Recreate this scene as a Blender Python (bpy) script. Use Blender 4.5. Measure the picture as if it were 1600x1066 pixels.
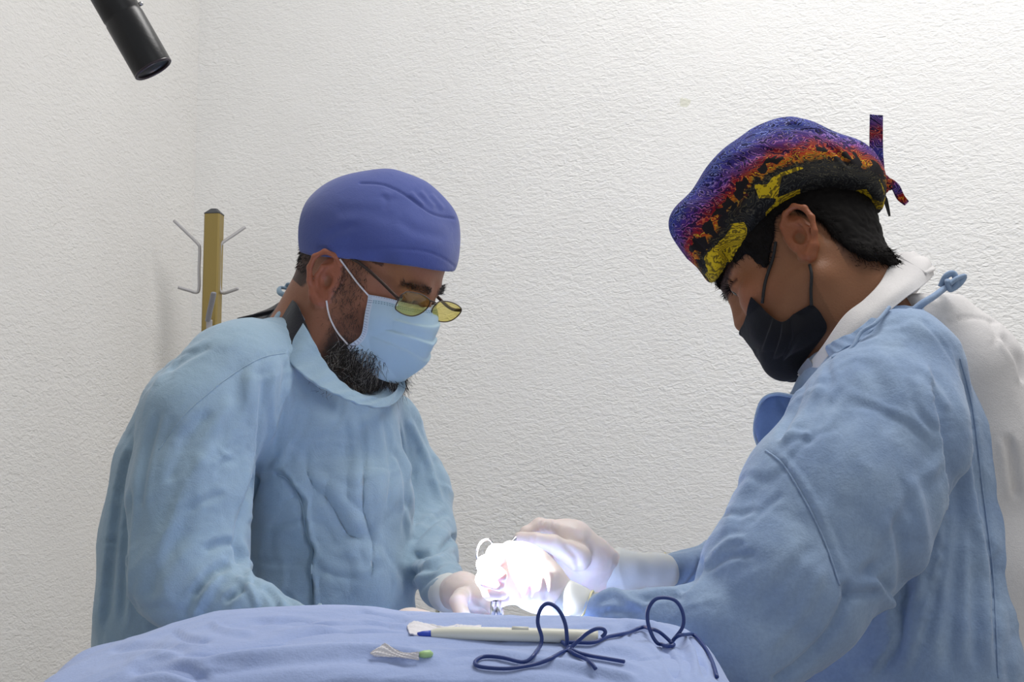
import bpy, math, random
import numpy as np
from mathutils import Vector, Matrix
from mathutils.bvhtree import BVHTree

# ------------------------------------------------------------------ clear, camera, world, lights, exposure
for o in list(bpy.data.objects): bpy.data.objects.remove(o)
SC = bpy.context.scene
COL = SC.collection
random.seed(4); RNG = np.random.default_rng(4)
PITCH = math.radians(8.0); FPX = 2600.0
CAM = np.array([0.0, 0.0, 1.12])
cam = bpy.data.objects.new('camera', bpy.data.cameras.new('camera')); COL.objects.link(cam)
cam.location = CAM; cam.rotation_euler = (math.pi/2 + PITCH, 0, 0)
cam.data.sensor_width = 36; cam.data.lens = FPX/1600*36; cam.data.clip_start = .02
SC.camera = cam
SC.view_settings.view_transform = 'Standard'; SC.view_settings.look = 'None'
SC.view_settings.gamma = 1; SC.view_settings.use_curve_mapping = False
SC.view_settings.exposure = 0.0
world = bpy.data.worlds.new('room_light'); SC.world = world; world.use_nodes = True
world.node_tree.nodes['Background'].inputs[0].default_value = (.93, .96, 1.0, 1)
world.node_tree.nodes['Background'].inputs[1].default_value = .44

def area(name, loc, target, sx, sy, energy, col):
    l = bpy.data.lights.new(name, 'AREA'); l.shape = 'RECTANGLE'; l.size = sx; l.size_y = sy
    l.energy = energy; l.color = col
    o = bpy.data.objects.new(name, l); COL.objects.link(o); o.location = loc
    o.rotation_euler = (Vector(target)-Vector(loc)).to_track_quat('-Z', 'Y').to_euler()
    return o
area('ceiling_light', (.66, 1.88, 3.25), (.82, 2.25, 0), 1.7, .7, 39, (1, .98, .955))
area('window_light', (1.7, -1.2, 2.2), (0, 2.4, 1.3), 1.6, 1.3, 5, (.92, .96, 1))

# ------------------------------------------------------------------ camera mapping
Fv = np.array([0, math.cos(PITCH), math.sin(PITCH)]); Uv = np.array([0, -math.sin(PITCH), math.cos(PITCH)]); Rv = np.array([1., 0, 0])
def ray(px, py):
    d = Fv + (px-800)/FPX*Rv + (533-py)/FPX*Uv
    return d
def P(px, py, Y):
    d = ray(px, py); return CAM + d*(Y/d[1])
def proj(p):
    d = p-CAM; z = d@Fv
    return np.stack([800+FPX*(d@Rv)/z, 533-FPX*(d@Uv)/z], -1)

# ------------------------------------------------------------------ materials
def srgb(r, g, b):
    f = lambda c: (c/255/12.92) if c/255 <= .04045 else ((c/255+.055)/1.055)**2.4
    return (f(r), f(g), f(b), 1)
class N:
    def __init__(s, name):
        s.m = bpy.data.materials.new(name); s.m.use_nodes = True; s.t = s.m.node_tree; s.b = s.t.nodes['Principled BSDF']
    def n(s, typ, **kw):
        x = s.t.nodes.new(typ)
        for k, v in kw.items():
            if hasattr(x, k): setattr(x, k, v)
            else: x.inputs[k.replace('_', ' ')].default_value = v
        return x
    def l(s, a, b): s.t.links.new(a, b)
    def coord(s, scale=(1, 1, 1), rot=(0, 0, 0), kind='Object'):
        c = s.n('ShaderNodeTexCoord'); m = s.n('ShaderNodeMapping'); m.inputs['Scale'].default_value = scale
        m.inputs['Rotation'].default_value = rot; s.l(c.outputs[kind], m.inputs[0]); return m.outputs[0]
    def noise(s, co, scale, detail=2, dist=0, rough=.5):
        x = s.n('ShaderNodeTexNoise'); x.inputs['Scale'].default_value = scale; x.inputs['Detail'].default_value = detail
        x.inputs['Distortion'].default_value = dist; x.inputs['Roughness'].default_value = rough
        s.l(co, x.inputs['Vector']); return x.outputs['Fac']
    def ramp(s, f, stops):
        r = s.n('ShaderNodeValToRGB'); e = r.color_ramp.elements
        while len(e) < len(stops): e.new(.5)
        for i, (p, c) in enumerate(stops): e[i].position = p; e[i].color = c
        s.l(f, r.inputs[0]); return r.outputs[0]
    def math(s, op, a, b=None):
        x = s.n('ShaderNodeMath', operation=op)
        for i, v in enumerate((a, b)):
            if v is None: continue
            if isinstance(v, (int, float)): x.inputs[i].default_value = v
            else: s.l(v, x.inputs[i])
        return x.outputs[0]
    def mix(s, f, a, b, mode='MIX'):
        x = s.n('ShaderNodeMix', data_type='RGBA', blend_type=mode)
        for i, v in ((0, f), (6, a), (7, b)):
            if isinstance(v, (int, float, tuple)): x.inputs[i].default_value = v
            else: s.l(v, x.inputs[i])
        return x.outputs[2]
    def bump(s, h, dist, strength=1.0, prev=None):
        b = s.n('ShaderNodeBump'); b.inputs['Distance'].default_value = dist; b.inputs['Strength'].default_value = strength
        s.l(h, b.inputs['Height'])
        if prev is not None: s.l(prev, b.inputs['Normal'])
        return b.outputs[0]
def simple(name, c, rough=.6, metal=0, **kw):
    m = N(name); m.b.inputs['Base Color'].default_value = c; m.b.inputs['Roughness'].default_value = rough
    m.b.inputs['Metallic'].default_value = metal
    for k, v in kw.items(): m.b.inputs[k.replace('_', ' ')].default_value = v
    co = m.coord(); h = m.noise(co, 180, 3)
    m.l(m.bump(h, .0004, .5), m.b.inputs['Normal'])
    v = m.noise(co, 30, 2); m.l(m.mix(m.math('MULTIPLY', v, .18), c, tuple(x*.75 for x in c[:3])+(1,)), m.b.inputs['Base Color'])
    return m.m
def fabric(name, c, c2, weave=900, wr=.0016, blotch=9, sheen=.25, speck=0, crease=45):
    m = N(name); co = m.coord()
    n1 = m.noise(co, blotch, 4); f = m.ramp(n1, [(.35, (0, 0, 0, 1)), (.7, (1, 1, 1, 1))])
    base = m.mix(f, c, c2)
    n2 = m.noise(co, weave*.5, 2)
    base = m.mix(m.math('MULTIPLY', m.math('SUBTRACT', n2, .3), .45+speck), base, tuple(x*.7 for x in c[:3])+(1,))
    m.l(base, m.b.inputs['Base Color'])
    m.b.inputs['Roughness'].default_value = .92; m.b.inputs['Sheen Weight'].default_value = sheen
    m.b.inputs['Specular IOR Level'].default_value = .15
    b = m.bump(m.noise(co, weave, 1), .0005, .6)
    b = m.bump(m.noise(co, crease, 3, .6, .6), wr, .55, b)
    m.l(b, m.b.inputs['Normal']); return m.m

def mat_wall(name, mark=None):
    m = N(name); co = m.coord(rot=(0, 0, 0))
    w = m.noise(co, 9, 3)
    base = m.mix(w, srgb(243, 242, 240), srgb(235, 234, 232)) if mark is not None else m.mix(w, srgb(229, 227, 224), srgb(221, 219, 216))  # left wall: plaster colour darkened to stand in for weaker light there
    if mark is not None:                                    # an old smudge left on the plaster
        sx = m.n('ShaderNodeVectorMath', operation='DISTANCE'); m.l(co, sx.inputs[0]); sx.inputs[1].default_value = mark
        f = m.math('LESS_THAN', m.math('ADD', sx.outputs['Value'], m.math('MULTIPLY', m.math('SUBTRACT', m.noise(co, 90, 2), .5), .03)), .011)
        base = m.mix(m.math('MULTIPLY', f, .45), base, srgb(206, 206, 176))
    m.l(base, m.b.inputs['Base Color']); m.b.inputs['Roughness'].default_value = .75
    c2 = m.coord(scale=(.78, .78, 1.5))
    big = m.noise(m.coord(), 2.6, 3)                        # how thick the roller texture lies
    n1 = m.noise(c2, 96, 1.5, .7, .5)
    amt = m.math('ADD', m.math('MULTIPLY', big, 1.5), -.15)
    b = m.bump(m.math('MULTIPLY', n1, amt), .0056, .55)
    b = m.bump(m.noise(c2, 230, 2), .0015, .6, b)
    b = m.bump(m.noise(m.coord(), 3.5, 3), .012, .3, b)
    m.l(b, m.b.inputs['Normal']); return m.m

def mat_skin(name, rough=.5):
    m = N(name); a = m.n('ShaderNodeAttribute'); a.attribute_name = 'Col'
    co = m.coord(); f = m.noise(co, 60, 4); g = m.noise(co, 420, 2)
    c = m.mix(m.math('MULTIPLY', f, .35), a.outputs['Color'], m.mix(.6, a.outputs['Color'], srgb(120, 52, 34)))
    c = m.mix(m.math('MULTIPLY', g, .25), c, m.mix(.5, c, (0.02, .012, .01, 1)))
    m.l(c, m.b.inputs['Base Color']); m.b.inputs['Roughness'].default_value = rough
    m.b.inputs['Subsurface Weight'].default_value = .12; m.b.inputs['Subsurface Radius'].default_value = (.012, .005, .003)
    m.b.inputs['Subsurface Scale'].default_value = .6; m.b.inputs['Specular IOR Level'].default_value = .28
    m.l(m.bump(g, .0006, .6), m.b.inputs['Normal']); return m.m

def mat_print(name):
    # swirling painterly print: violet-blue top, red and orange middle, charcoal streets, yellow patches
    m = N(name); a = m.n('ShaderNodeAttribute'); a.attribute_name = 'Band'
    band = m.n('ShaderNodeSeparateColor'); m.l(a.outputs['Color'], band.inputs[0]); h = band.outputs[0]
    co = m.coord(rot=(.2, .5, .3))
    nz = m.noise(co, 38, 3, .8)
    hh = m.math('ADD', h, m.math('MULTIPLY', m.math('SUBTRACT', nz, .5), .40))
    sw = m.n('ShaderNodeTexNoise'); sw.inputs['Scale'].default_value = 17; sw.inputs['Distortion'].default_value = 1.3; sw.inputs['Detail'].default_value = 1
    m.l(m.coord(scale=(1, 1, 2.3), rot=(.1, .55, .2)), sw.inputs['Vector'])
    brk = m.math('MULTIPLY', m.noise(co, 240, 2), 1.7)         # breaks the swirls into brush dabs
    st = m.math('FRACT', m.math('ADD', m.math('MULTIPLY', sw.outputs['Fac'], 11), brk))
    base = m.ramp(hh, [(0, srgb(24, 24, 26)), (.27, srgb(38, 38, 36)), (.33, srgb(28, 16, 14)), (.39, srgb(196, 112, 14)), (.47, srgb(168, 26, 16)), (.60, srgb(128, 22, 44)), (.70, srgb(74, 34, 120)), (1, srgb(52, 62, 150))])
    dark = m.ramp(hh, [(0, srgb(10, 10, 12)), (.35, srgb(14, 12, 12)), (.45, srgb(110, 16, 8)), (.62, srgb(40, 14, 60)), (1, srgb(16, 20, 74))])
    light = m.ramp(hh, [(0, srgb(70, 72, 68)), (.32, srgb(90, 80, 50)), (.42, srgb(240, 200, 40)), (.56, srgb(230, 120, 60)), (.7, srgb(190, 120, 190)), (1, srgb(150, 165, 225))])
    c = m.mix(m.ramp(st, [(.5, (0, 0, 0, 1)), (.62, (1, 1, 1, 1))]), base, dark)
    st2 = m.ramp(m.math('FRACT', m.math('ADD', m.math('MULTIPLY', sw.outputs['Fac'], 15), m.math('MULTIPLY', brk, 1.3))), [(.0, (0, 0, 0, 1)), (.78, (0, 0, 0, 1)), (.86, (1, 1, 1, 1))])
    c = m.mix(m.math('MULTIPLY', st2, .8), c, light)
    v = m.n('ShaderNodeTexVoronoi'); v.inputs['Scale'].default_value = 34; m.l(m.coord(rot=(.3, .2, .9)), v.inputs['Vector'])
    sp = m.n('ShaderNodeSeparateColor'); m.l(v.outputs['Color'], sp.inputs[0])
    # yellow lit patches low on the band, small dark buildings in the red middle, pale dabs of paint
    ymask = m.math('MULTIPLY', m.math('GREATER_THAN', sp.outputs[0], .60), m.math('LESS_THAN', hh, .24))
    c = m.mix(ymask, c, m.mix(m.ramp(st, [(.4, (0, 0, 0, 1)), (.6, (1, 1, 1, 1))]), srgb(214, 182, 22), srgb(110, 92, 14)))
    v2 = m.n('ShaderNodeTexVoronoi'); v2.inputs['Scale'].default_value = 95; m.l(co, v2.inputs['Vector'])
    s2 = m.n('ShaderNodeSeparateColor'); m.l(v2.outputs['Color'], s2.inputs[0])
    bmask = m.math('MULTIPLY', m.math('GREATER_THAN', s2.outputs[1], .66), m.math('MULTIPLY', m.math('GREATER_THAN', hh, .30), m.math('LESS_THAN', hh, .52)))
    c = m.mix(bmask, c, srgb(22, 16, 18))
    wm = m.math('MULTIPLY', m.math('GREATER_THAN', s2.outputs[2], .90), m.math('MULTIPLY', m.math('GREATER_THAN', hh, .34), m.math('LESS_THAN', hh, .62)))
    c = m.mix(.22, c, (.01, .01, .014, 1))
    m.l(c, m.b.inputs['Base Color']); m.b.inputs['Roughness'].default_value = .8; m.b.inputs['Specular IOR Level'].default_value = .2
    m.l(m.bump(m.noise(m.coord(), 60, 3), .002, .5), m.b.inputs['Normal']); return m.m

def mat_mask(name):
    m = N(name); a = m.n('ShaderNodeAttribute'); a.attribute_name = 'Band'
    s = m.n('ShaderNodeSeparateColor'); m.l(a.outputs['Color'], s.inputs[0]); u, v = s.outputs[0], s.outputs[1]
    def line(x, p, w): return m.math('LESS_THAN', m.math('ABSOLUTE', m.math('SUBTRACT', x, p)), w)
    edge = m.math('MAXIMUM', m.math('MAXIMUM', m.math('LESS_THAN', u, .055), m.math('GREATER_THAN', u, .945)), m.math('LESS_THAN', v, .10))
    c = m.mix(edge, srgb(166, 192, 207), srgb(190, 202, 214))
    # stitched dashes of the welded seams
    du = m.math('GREATER_THAN', m.math('FRACT', m.math('MULTIPLY', u, 62)), .45)
    rows = m.math('MAXIMUM', m.math('MAXIMUM', line(v, .035, .006), line(v, .125, .006)), line(v, .155, .006))
    k1 = m.math('MULTIPLY', rows, du)
    dv = m.math('GREATER_THAN', m.math('FRACT', m.math('MULTIPLY', v, 24)), .72)
    dus = m.math('GREATER_THAN', m.math('FRACT', m.math('MULTIPLY', u, 160)), .4)
    side = m.math('MAXIMUM', m.math('LESS_THAN', m.math('ABSOLUTE', m.math('SUBTRACT', u, .028)), .018), m.math('LESS_THAN', m.math('ABSOLUTE', m.math('SUBTRACT', u, .972)), .018))
    k2 = m.math('MULTIPLY', m.math('MULTIPLY', side, dv), dus)
    c = m.mix(m.math('MULTIPLY', m.math('MAXIMUM', k1, k2), .7), c, srgb(60, 80, 110))
    m.l(c, m.b.inputs['Base Color']); m.b.inputs['Roughness'].default_value = .75
    m.l(m.bump(m.noise(m.coord(), 900, 2), .0003, .5), m.b.inputs['Normal']); return m.m

CORN = np.array([(295-800)/FPX*3.4*1.005, 3.4]); ang = math.radians(20)
bd = np.array([math.cos(ang), -math.sin(ang)]); ld = np.array([-math.sin(ang), -math.cos(ang)])
_n = np.array([bd[1], -bd[0], 0]); _d = ray(1068, 160); _c = np.array([CORN[0], CORN[1], 0])
_p = CAM+_d*(((_c-CAM)@_n)/(_d@_n)); mark_local = (float((_p[:2]-CORN)@bd)-2.1, -.05, float(_p[2]))
M = dict(
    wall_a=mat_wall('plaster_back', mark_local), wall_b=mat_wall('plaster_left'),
    floor=simple('floor_tile', srgb(186, 180, 170), .4), metal=simple('steel', (.62, .62, .64, 1), .22, 1),
    gownL=fabric('gown_teal_blue', srgb(150, 174, 192), srgb(140, 165, 184), 700, .0024),
    gownR=fabric('gown_sky_blue', srgb(134, 156, 188), srgb(150, 171, 197), 500, .0022, 22, speck=.2),
    gownIn=fabric('gown_inside', srgb(84, 110, 158), srgb(90, 116, 164), 500, .002),
    capL=fabric('cap_violet_blue', srgb(76, 88, 148), srgb(71, 82, 140), 800, .0012),
    drape=fabric('drape_blue', srgb(162, 179, 220), srgb(153, 170, 213), 500, .0022, 6),
    pants=fabric('trousers', srgb(60, 80, 110), srgb(50, 70, 100)),
    white=fabric('shirt_white', srgb(214, 211, 210), srgb(204, 201, 201), 700, .001, sheen=.1),
    grey=fabric('collar_grey', srgb(140, 146, 158), srgb(130, 136, 148), 700, .001),
    black=fabric('mask_black', srgb(22, 22, 26), srgb(28, 28, 33), 700, .0012, sheen=.08),
    blackshirt=fabric('undershirt_black', srgb(26, 26, 32), srgb(32, 32, 38)),
    print=mat_print('cap_print'), mask=mat_mask('mask_blue'),
    elastic=simple('elastic_white', srgb(225, 222, 224), .7), elasticb=simple('elastic_black', srgb(16, 16, 18), .7),
    skin=mat_skin('skin'), hair=simple('hair_black', srgb(17, 14, 13), .8, 0, Specular_IOR_Level=.15),
    beard=simple('beard_hair', srgb(30, 25, 22), .5), beardg=simple('beard_grey', srgb(150, 145, 140), .5),
    glove=simple('latex_glove', srgb(226, 212, 206), .42, 0, Subsurface_Weight=.15, Subsurface_Scale=.01),
    cuff=simple('glove_cuff', srgb(216, 218, 216), .5), cuffring=simple('cuff_bead', srgb(224, 216, 172), .5),
    rack=simple('rack_brass', srgb(150, 130, 72), .45, .25), plastic=simple('plastic_dark', srgb(60, 62, 66), .4),
    hook=simple('hook_grey', srgb(176, 174, 176), .5), hookdark=simple('hook_dark_grey', srgb(150, 150, 156), .4),  # second grey is slightly darker, for the upper strap of the front hook
    lampb=simple('lamp_black', srgb(16, 15, 18), .38), lens_dark=simple('lamp_rim', srgb(46, 34, 44), .3),
    pen=simple('pen_ivory', srgb(226, 224, 208), .4), penblue=simple('pen_blue', srgb(48, 78, 190), .35),
    cord=simple('cord_navy', srgb(34, 58, 122), .4), gauze=fabric('gauze_white', srgb(235, 232, 235), srgb(226, 222, 228), 900, .004),
    green=simple('green_plastic', srgb(176, 212, 150), .4), frame=simple('frame_metal', srgb(66, 54, 50), .3, .7),
    stain=simple('iodine_stain', srgb(190, 120, 80), .5), screw=simple('screw', (.5, .5, .5, 1), .3, 1))
def lens_mat():
    m = N('lens_yellow'); t = m.n('ShaderNodeBsdfTransparent'); t.inputs[0].default_value = (.90, .84, .50, 1)
    g = m.n('ShaderNodeBsdfGlossy'); g.inputs['Roughness'].default_value = .04; mx = m.n('ShaderNodeMixShader'); mx.inputs[0].default_value = .07
    m.l(t.outputs[0], mx.inputs[1]); m.l(g.outputs[0], mx.inputs[2]); m.l(mx.outputs[0], m.t.nodes['Material Output'].inputs[0]); return m.m
M['lens'] = lens_mat()
def eye_mat():
    m = N('eyeball'); a = m.n('ShaderNodeAttribute'); a.attribute_name = 'Col'; m.l(a.outputs['Color'], m.b.inputs['Base Color'])
    m.b.inputs['Roughness'].default_value = .08; return m.m
M['eye'] = eye_mat()

# ------------------------------------------------------------------ object helpers
def root(name, label, cat, loc=(0, 0, 0), group=None):
    o = bpy.data.objects.new(name, None); COL.objects.link(o); o.location = loc; o.empty_display_size = .05
    o['label'] = label; o['category'] = cat
    if group: o['group'] = group
    return o
def tag(o, label, cat, group=None):
    o['label'] = label; o['category'] = cat
    if group: o['group'] = group
    return o
def wpos(o):
    p = Vector((0, 0, 0))
    while o: p += o.location; o = o.parent
    return p
def mesh(name, V, Fc, mat, parent=None, smooth=True, attrs=None):
    V = np.asarray(V, dtype=np.float64)
    if parent is not None: V = V - np.array(wpos(parent)); org = None
    else: org = V.mean(0); org[2] = V[:, 2].min(); V = V-org
    me = bpy.data.meshes.new(name)
    if isinstance(Fc, np.ndarray):
        nf, k = Fc.shape
        me.vertices.add(len(V)); me.vertices.foreach_set('co', V.astype(np.float32).ravel())
        me.loops.add(nf*k); me.loops.foreach_set('vertex_index', Fc.astype(np.int32).ravel())
        me.polygons.add(nf); me.polygons.foreach_set('loop_start', np.arange(0, nf*k, k, dtype=np.int32))
        me.update(calc_edges=True)
    else: me.from_pydata([tuple(v) for v in V], [], [tuple(f) for f in Fc])
    if smooth: me.polygons.foreach_set('use_smooth', np.ones(len(me.polygons), dtype=bool))
    for k, a in (attrs or {}).items():
        at = me.color_attributes.new(k, 'FLOAT_COLOR', 'POINT')
        at.data.foreach_set('color', np.c_[a, np.ones(len(a))].astype(np.float32).ravel())
    me.materials.append(mat); me.validate()
    o = bpy.data.objects.new(name, me); COL.objects.link(o)
    if parent is not None: o.parent = parent
    else: o.location = org
    return o

class MB:                                                   # gather simple solids into one mesh
    def __init__(s): s.V = []; s.F = []
    def add(s, V, F):
        n = sum(len(v) for v in s.V); s.V.append(np.asarray(V, float)); s.F += [tuple(i+n for i in f) for f in F]; return s
    def box(s, c, d, R=None):
        q = np.array([(x, y, z) for x in (-1, 1) for y in (-1, 1) for z in (-1, 1)])*np.array(d)/2
        if R is not None: q = q@np.asarray(R).T
        return s.add(q+np.array(c), [(0, 1, 3, 2), (4, 6, 7, 5), (0, 4, 5, 1), (2, 3, 7, 6), (0, 2, 6, 4), (1, 5, 7, 3)])
    def tube(s, pts, rad, n=8, cap=True, flat=1.0, up=None):
        pts = np.array(pts, float); m = len(pts); rad = np.broadcast_to(np.array(rad, float), (m,))
        T = np.gradient(pts, axis=0); T /= np.linalg.norm(T, axis=1)[:, None]+1e-12
        a = np.array(up if up is not None else (0, 0, 1.)); 
        if up is None and abs(T[0]@a) > .9: a = np.array([0, 1., 0])
        V = []; 
        for i in range(m):
            b = np.cross(T[i], a); nb = np.linalg.norm(b)
            b = b/nb if nb > 1e-6 else np.array([1., 0, 0]); c = np.cross(b, T[i])
            if up is None: a = c
            for k in range(n):
                t = 2*math.pi*k/n; V.append(pts[i]+rad[i]*(math.cos(t)*b+flat*math.sin(t)*c))
        F = [(i*n+k, i*n+(k+1) % n, (i+1)*n+(k+1) % n, (i+1)*n+k) for i in range(m-1) for k in range(n)]
        if cap: F += [tuple(range(n-1, -1, -1)), tuple((m-1)*n+k for k in range(n))]
        return s.add(V, F)
    def build(s, name, mat, parent=None, smooth=True): return mesh(name, np.concatenate(s.V), s.F, mat, parent, smooth)
def crv(pts, n=40, closed=False):
    p = np.array(pts, float); m = len(p); out = []
    if closed: g = lambda i: p[i % m]; segs = m
    else: g = lambda i: p[min(max(i, 0), m-1)]; segs = m-1
    k = max(2, n//segs)
    for i in range(segs):
        a, b, c, d = g(i-1), g(i), g(i+1), g(i+2)
        for j in range(k):
            t = j/k; out.append(.5*((2*b)+(c-a)*t+(2*a-5*b+4*c-d)*t*t+(3*b-a-3*c+d)*t**3))
    if not closed: out.append(p[-1])
    return np.array(out)
def patch(ctrl, nu=40, nv=40, thick=0.0, disp=None, closed_u=False):
    """ctrl[row v][col u] of 3-D points -> smooth grid sheet with thickness; returns V, F, uv"""
    A = np.array(ctrl, float)
    rows = np.stack([crv(r, nu) for r in A]); 
    G = np.stack([crv(rows[:, j], nv) for j in range(rows.shape[1])], 1)
    h, w = G.shape[:2]
    du = np.gradient(G, axis=1); dv = np.gradient(G, axis=0); nn = np.cross(du, dv); nn /= np.linalg.norm(nn, axis=2)[..., None]+1e-12
    vv, uu = np.meshgrid(np.linspace(0, 1, h), np.linspace(0, 1, w), indexing='ij')
    if disp is not None: G = G+nn*disp(uu, vv)[..., None]
    idx = np.arange(h*w).reshape(h, w)
    q = np.stack([idx[:-1, :-1], idx[:-1, 1:], idx[1:, 1:], idx[1:, :-1]], -1).reshape(-1, 4)
    V = G.reshape(-1, 3); uv = np.c_[uu.ravel(), vv.ravel(), 0*uu.ravel()]
    if thick:
        V2 = V-nn.reshape(-1, 3)*thick; n = len(V)
        b = np.concatenate([idx[0, :], idx[1:, -1], idx[-1, -2::-1], idx[-2:0:-1, 0]])
        e = np.stack([b, b+n, np.roll(b, -1)+n, np.roll(b, -1)], -1)
        q = np.concatenate([q, q[:, ::-1]+n, e]); V = np.concatenate([V, V2]); uv = np.concatenate([uv, uv])
    return V, q, uv

# ------------------------------------------------------------------ noise
def hsh(i, j, k, s):
    n = (i*374761393+j*668265263+k*2147483647+s*1274126177).astype(np.int64) & 0xffffffff
    n = ((n ^ (n >> 13))*1274126177) & 0xffffffff; n = (n ^ (n >> 16)) & 0xffff
    return n/65535.0*2-1
def vnoise(p, s=0):
    f = np.floor(p).astype(np.int64); t = p-f; t = t*t*t*(t*(t*6-15)+10); r = 0
    for a in (0, 1):
        for b in (0, 1):
            for c in (0, 1):
                w = (t[:, 0] if a else 1-t[:, 0])*(t[:, 1] if b else 1-t[:, 1])*(t[:, 2] if c else 1-t[:, 2])
                r = r+w*hsh(f[:, 0]+a, f[:, 1]+b, f[:, 2]+c, s)
    return r
def folds(p, scale, dirv, stretch, s=0, warp=.6):
    """ridged wrinkles running along dirv"""
    d = np.array(dirv, float); d /= np.linalg.norm(d)
    q = p+warp*.5/scale*np.stack([vnoise(p*scale*.5, s+11), vnoise(p*scale*.5, s+12), vnoise(p*scale*.5, s+13)], 1)
    q = q - np.outer(q@d, d)*(1-1/stretch)
    n = vnoise(q*scale, s); return 1-2*np.abs(n)**.8

def creases(p, scale, dirv, stretch, s=0, w=.10):
    """sparse thin pressed creases"""
    d = np.array(dirv, float); d /= np.linalg.norm(d)
    q = p+.35/scale*np.stack([vnoise(p*scale*.9, s+1), vnoise(p*scale*.9, s+2), vnoise(p*scale*.9, s+3)], 1)
    q = q-np.outer(q@d, d)*(1-1/stretch); n = vnoise(q*scale, s+5); m = np.clip(vnoise(p*scale*.45, s+6)*2.2+.35, 0, 1)
    return (np.exp(-(n/w)**2)-.6*np.exp(-((n-2.2*w)/w)**2))*m

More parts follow.
